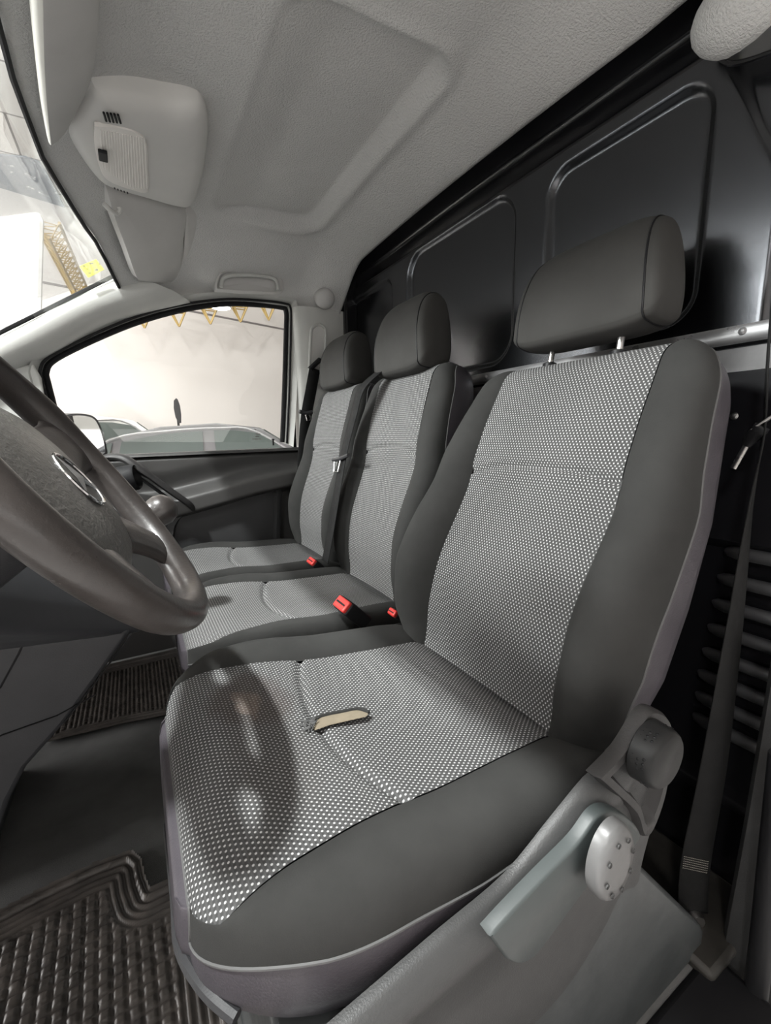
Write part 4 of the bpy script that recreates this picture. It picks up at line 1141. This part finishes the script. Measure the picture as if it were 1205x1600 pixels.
# hub pad: wide rounded shield shape bulging to the driver
b = MB(); rows = []
def padr(a):
    c_, s_ = cos(a), sin(a)
    base = 1 / ((abs(c_ / .128) ** 2.6 + abs(s_ / (.100 if s_ > 0 else .118)) ** 2.6) ** (1 / 2.6))
    return base
for f, n_ in ((.97, -.006), (.95, -.001), (.86, .008), (.7, .015), (.5, .020), (.25, .0225), (.01, .023)):
    rows.append([wp(2 * pi * k / 64, padr(2 * pi * k / 64) * f, n_ - .016) for k in range(64)])
b.grid(rows, closed=True); hub = b.build('hub_pad', M['pad'], sw, ang=180)
b = MB(); b.grid([[wp(2 * pi * k / 64, padr(2 * pi * k / 64) * f, n_ - .016) for k in range(64)] for f, n_ in ((.45, -.045), (.72, -.028), (.93, -.012), (.968, -.006))], closed=True); b.build('hub_cover', M['black'], sw, ang=180)
# spokes
for (a0, wide) in ((radians(8), .030), (radians(172), .030), (radians(-52), .024), (radians(-128), .024)):
    s = MB(); rows = []
    d = eY * cos(a0) + eT * sin(a0); sd = -eY * sin(a0) + eT * cos(a0)
    for f in [k / 10 for k in range(11)]:
        r = lerp(.070, WR - .004, f); ww = wide * (1 + .9 * (1 - f) ** 2 + .55 * f ** 4); tn_ = lerp(.014, .010, f); nn_ = lerp(-.020, -.004, smooth(0, 1, f))
        rows.append([WC + d * r + sd * (ww * cos(2 * pi * j / 16)) + eN * (nn_ + tn_ * sin(2 * pi * j / 16)) for j in range(16)])
    s.grid(rows, closed=True); s.build('spoke', M['wheel'], sw, ang=180)
# badge: ring with three-pointed star
bc = WC + eN * .0075 - eT * .016
b = MB(); R3 = .030
b.tube([bc + (eY * cos(2 * pi * k / 48) + eT * sin(2 * pi * k / 48)) * R3 for k in range(48)], .0018, 8, closed=True)
star = []
for k in range(6):
    a = pi / 2 + k * pi / 3; r = R3 if k % 2 == 0 else .0048
    star.append(bc + (eY * cos(a) + eT * sin(a)) * r)
k0 = len(b.v); b.v += [p.copy() for p in star]; ct = b.vert(bc + eN * .004)
for k in range(6): b.face((k0 + k, k0 + (k + 1) % 6, ct))
b.build('badge', M['chrome'], sw, ang=25)
b = MB(); b.lathe([(0, .0), (R3, .0), (R3 + .001, -.003)], bc + eN * -.0008, eN, 40); b.build('badge_plate', M['shield'], sw)
# column
b = MB(); b.lathe([(.05, .02), (.055, -.05), (.06, -.12), (.062, -.30)], WC - eN * .05, eN, 24); b.build('column_shroud', M['dark'], sw)

# ================================================================ DASHBOARD
dash = empty('dashboard', (-.5, .9, .4), 'dark dashboard and knee panel behind the steering wheel', 'dashboard')
# knee panel
bot = spline([px(-160, 975, 'y', .55), px(-60, 983, 'y', .66), px(0, 985, 'y', .75), px(110, 987, 'y', .85), px(205, 988, 'y', .94), px(228, 983, 'y', .97), px(240, 975, 'y', 1.02)], 5)
b = MB(); rws = []
for f, dx, dz in ((0, -.35, .03), (0, -.03, -.0), (0, -.008, .000), (0, 0, .008), (.25, -.012, .06), (.6, -.05, .14), (1, -.12, .22), (1, -.25, .26)):
    rws.append([Vector((p.x + dx, p.y, p.z + dz + (0 if dz < .02 else 0))) for p in bot])
b.grid(rws); b.build('knee_panel', M['dash'], dash, ang=60)
# centre stack side and face (profile x,z extruded across)
def stx(u, v, y=.93): return px(u, v, 'y', y)
pr = [stx(205, 985), stx(160, 1050), stx(100, 1132), stx(40, 1200), stx(14, 1250), stx(0, 1290), stx(-30, 1400), stx(-200, 1400), stx(-200, 985)]
b = MB(); b.prism(pr, (0, .34, 0)); b.build('center_stack', M['dash'], dash, bevel=.008, ang=30)
for seq in (((44, 988), (30, 1020), (0, 1075)), ((150, 1085), (90, 1118), (0, 1150)), ((205, 990), (150, 1065), (100, 1130))):
    b = MB(); b.tube([px(u, v, 'y', .929) for u, v in seq], .0015, 6); b.build('panel_seam', M['black'], dash)
b = MB(); b.prism([Vector((x, 1.0, z)) for x, z in ((-.05, .45), (-.03, .52), (-.06, .60), (-.14, .70), (-.26, .78), (-.9, .80), (-.9, .40), (-.2, .40))], (0, .32, 0)); b.build('stack_front', M['dash'], dash, bevel=.02, ang=30)
# passenger side and top
b = MB(); b.prism([Vector((x, 1.32, z)) for x, z in ((-.16, .52), (-.13, .62), (-.17, .71), (-.30, .77), (-.95, .80), (-.95, .35), (-.30, .38))], (0, .41, 0)); b.build('passenger_panel', M['dash'], dash, bevel=.02, ang=30)
b = MB(); b.prism([Vector((x, .22, z)) for x, z in ((-.30, .60), (-.28, .72), (-.38, .80), (-.95, .80), (-.95, .45), (-.36, .50))], (0, .8, 0)); b.build('driver_panel', M['dash'], dash, bevel=.02, ang=30)
# round vent at the passenger end
vc = px(212, 745, 'y', 1.62); b = MB(); b.lathe([(0, -.02), (.030, -.018), (.034, .0), (.038, .006), (.042, .0), (.042, -.05)], vc, (1, -.3, .2), 24)
b.build('air_vent', M['rubber'], dash)
# gear lever
gk = px(252, 797, 'y', 1.0)
gl = empty('gear_lever', gk - Vector((.05, 0, .1)), 'round dark gear knob on the dash showing behind the steering wheel rim', 'gear lever')
ax = Vector((.75, -.15, .45)).normalized()
b = MB(); b.lathe([(.0, .030), (.015, .028), (.027, .018), (.032, .003), (.031, -.010), (.025, -.026), (.018, -.036), (.015, -.045)], gk, ax, 28); b.build('knob', M['wheel'], gl, ang=180)
b = MB(); b.lathe([(.015, -.04), (.022, -.05), (.026, -.065), (.036, -.08), (.040, -.10), (.055, -.14)], gk, ax, 24); b.build('gaiter', M['rubber'], gl, ang=60)

# ================================================================ FLOOR MATS
def mat(name, poly, z0, cell, label, rimw, dirx):
    xs_ = [p[0] for p in poly]; ys_ = [p[1] for p in poly]
    x0, x1, y0, y1 = min(xs_), max(xs_), min(ys_), max(ys_)
    def sdp(x, y):
        d = 1e9; ins = False; n = len(poly)
        for i in range(n):
            ax_, ay = poly[i]; bx, by = poly[(i + 1) % n]
            ex_, ey = bx - ax_, by - ay; wx, wy = x - ax_, y - ay
            t = max(0, min(1, (wx * ex_ + wy * ey) / (ex_ * ex_ + ey * ey)))
            d = min(d, (wx - ex_ * t) ** 2 + (wy - ey * t) ** 2)
            if (ay > y) != (by > y) and x < (bx - ax_) * (y - ay) / (by - ay) + ax_: ins = not ins
        return sqrt(d) if ins else -sqrt(d)
    st_ = .0028; nx = int((x1 - x0) / st_); nyy = int((y1 - y0) / st_)
    b = MB(); idx = {}
    H = {}
    for i in range(nx + 1):
        for j in range(nyy + 1):
            x = x0 + (x1 - x0) * i / nx; y = y0 + (y1 - y0) * j / nyy
            s = sdp(x, y)
            if s < -.001: continue
            z = z0 + .004
            if s < rimw:
                z += .0045 * (.5 + .5 * cos(2 * pi * s / .0125)) + (.006 if s < .014 else 0)
            else:
                u = ((x * cos(dirx) + y * sin(dirx)) / cell) % 1; v = ((-x * sin(dirx) + y * cos(dirx)) / cell) % 1
                g = min(min(u, 1 - u), min(v, 1 - v))
                z += .0045 * smooth(.06, .20, g) - .001
                z += .0012 * noise.noise(Vector((x * 60, y * 60, 0)))
            idx[i, j] = b.vert((x, y, z))
    for (i, j), a in list(idx.items()):
        q = [idx.get(k) for k in ((i, j), (i + 1, j), (i + 1, j + 1), (i, j + 1))]
        if all(x is not None for x in q): b.face(q)
    o = b.build(name, M['mat'], ang=180, origin=(sum(xs_) / len(xs_), sum(ys_) / len(ys_), z0))
    prop(o, label, 'floor mat')
    return o
Z = lambda u, v: tuple(px(u, v, 'z', .01))[:2]
p1 = [Z(-10, 1432), Z(60, 1395), Z(150, 1352), Z(208, 1332), Z(222, 1345), Z(228, 1372), Z(236, 1392), Z(262, 1380)]
mat('floor_mat', p1 + [(.04, .80), (.04, .30), (-.40, .30), (-.40, .92)], .004, .0185, 'dirty ribbed rubber mat with square cells in the driver footwell, bottom left', .062, .05)
p2 = [Z(90, 1150), Z(255, 1122), Z(268, 1118), Z(300, 1030)]
mat('floor_mat', [(-.30, 1.345), (-.10, 1.325), (.02, 1.30), (.13, 1.30), (.14, 1.73), (-.30, 1.73)], .004, .012, 'darker ribbed rubber mat in the passenger footwell beyond the seats', .05, 0)

# ================================================================ DOOR MIRROR OUTSIDE
dm_ = empty('door_mirror', (-.2, 2.05, .82), 'black door mirror outside the passenger window reflecting the showroom', 'mirror')
mc = px(132, 682, 'y', 2.0)
mo = spline([px(u, v, 'y', 2.0) for u, v in ((95, 650), (120, 646), (145, 650), (157, 665), (167, 700), (164, 712), (130, 722), (90, 730), (84, 700), (88, 660), (95, 650))], 4)[:-1]
cc = sum(mo, Vector()) / len(mo)
mn = Vector((.35, -.0, 0))
b = MB(); b.grid([[p.lerp(cc, .9) + Vector((-.07, .06, 0)) for p in mo], [p.lerp(cc, .3) + Vector((-.06, .06, 0)) for p in mo], [p.lerp(cc, -.02) + Vector((-.03, .03, 0)) for p in mo], [p + Vector((0, 0, 0)) for p in mo], [p.lerp(cc, .08) for p in mo]], closed=True)
b.build('mirror_housing', M['black'], dm_, ang=60)
b = MB(); ids = [b.vert(p.lerp(cc, .08) + Vector((0, .004, 0))) for p in mo]; b.face(ids); b.build('mirror_glass', M['mirror'], dm_, smooth=False)
b = MB(); b.tube([cc + Vector((-.04, .02, -.04)), Vector((cc.x - .05, 1.87, cc.z - .05))], .022, 10); b.build('mirror_arm', M['black'], dm_)
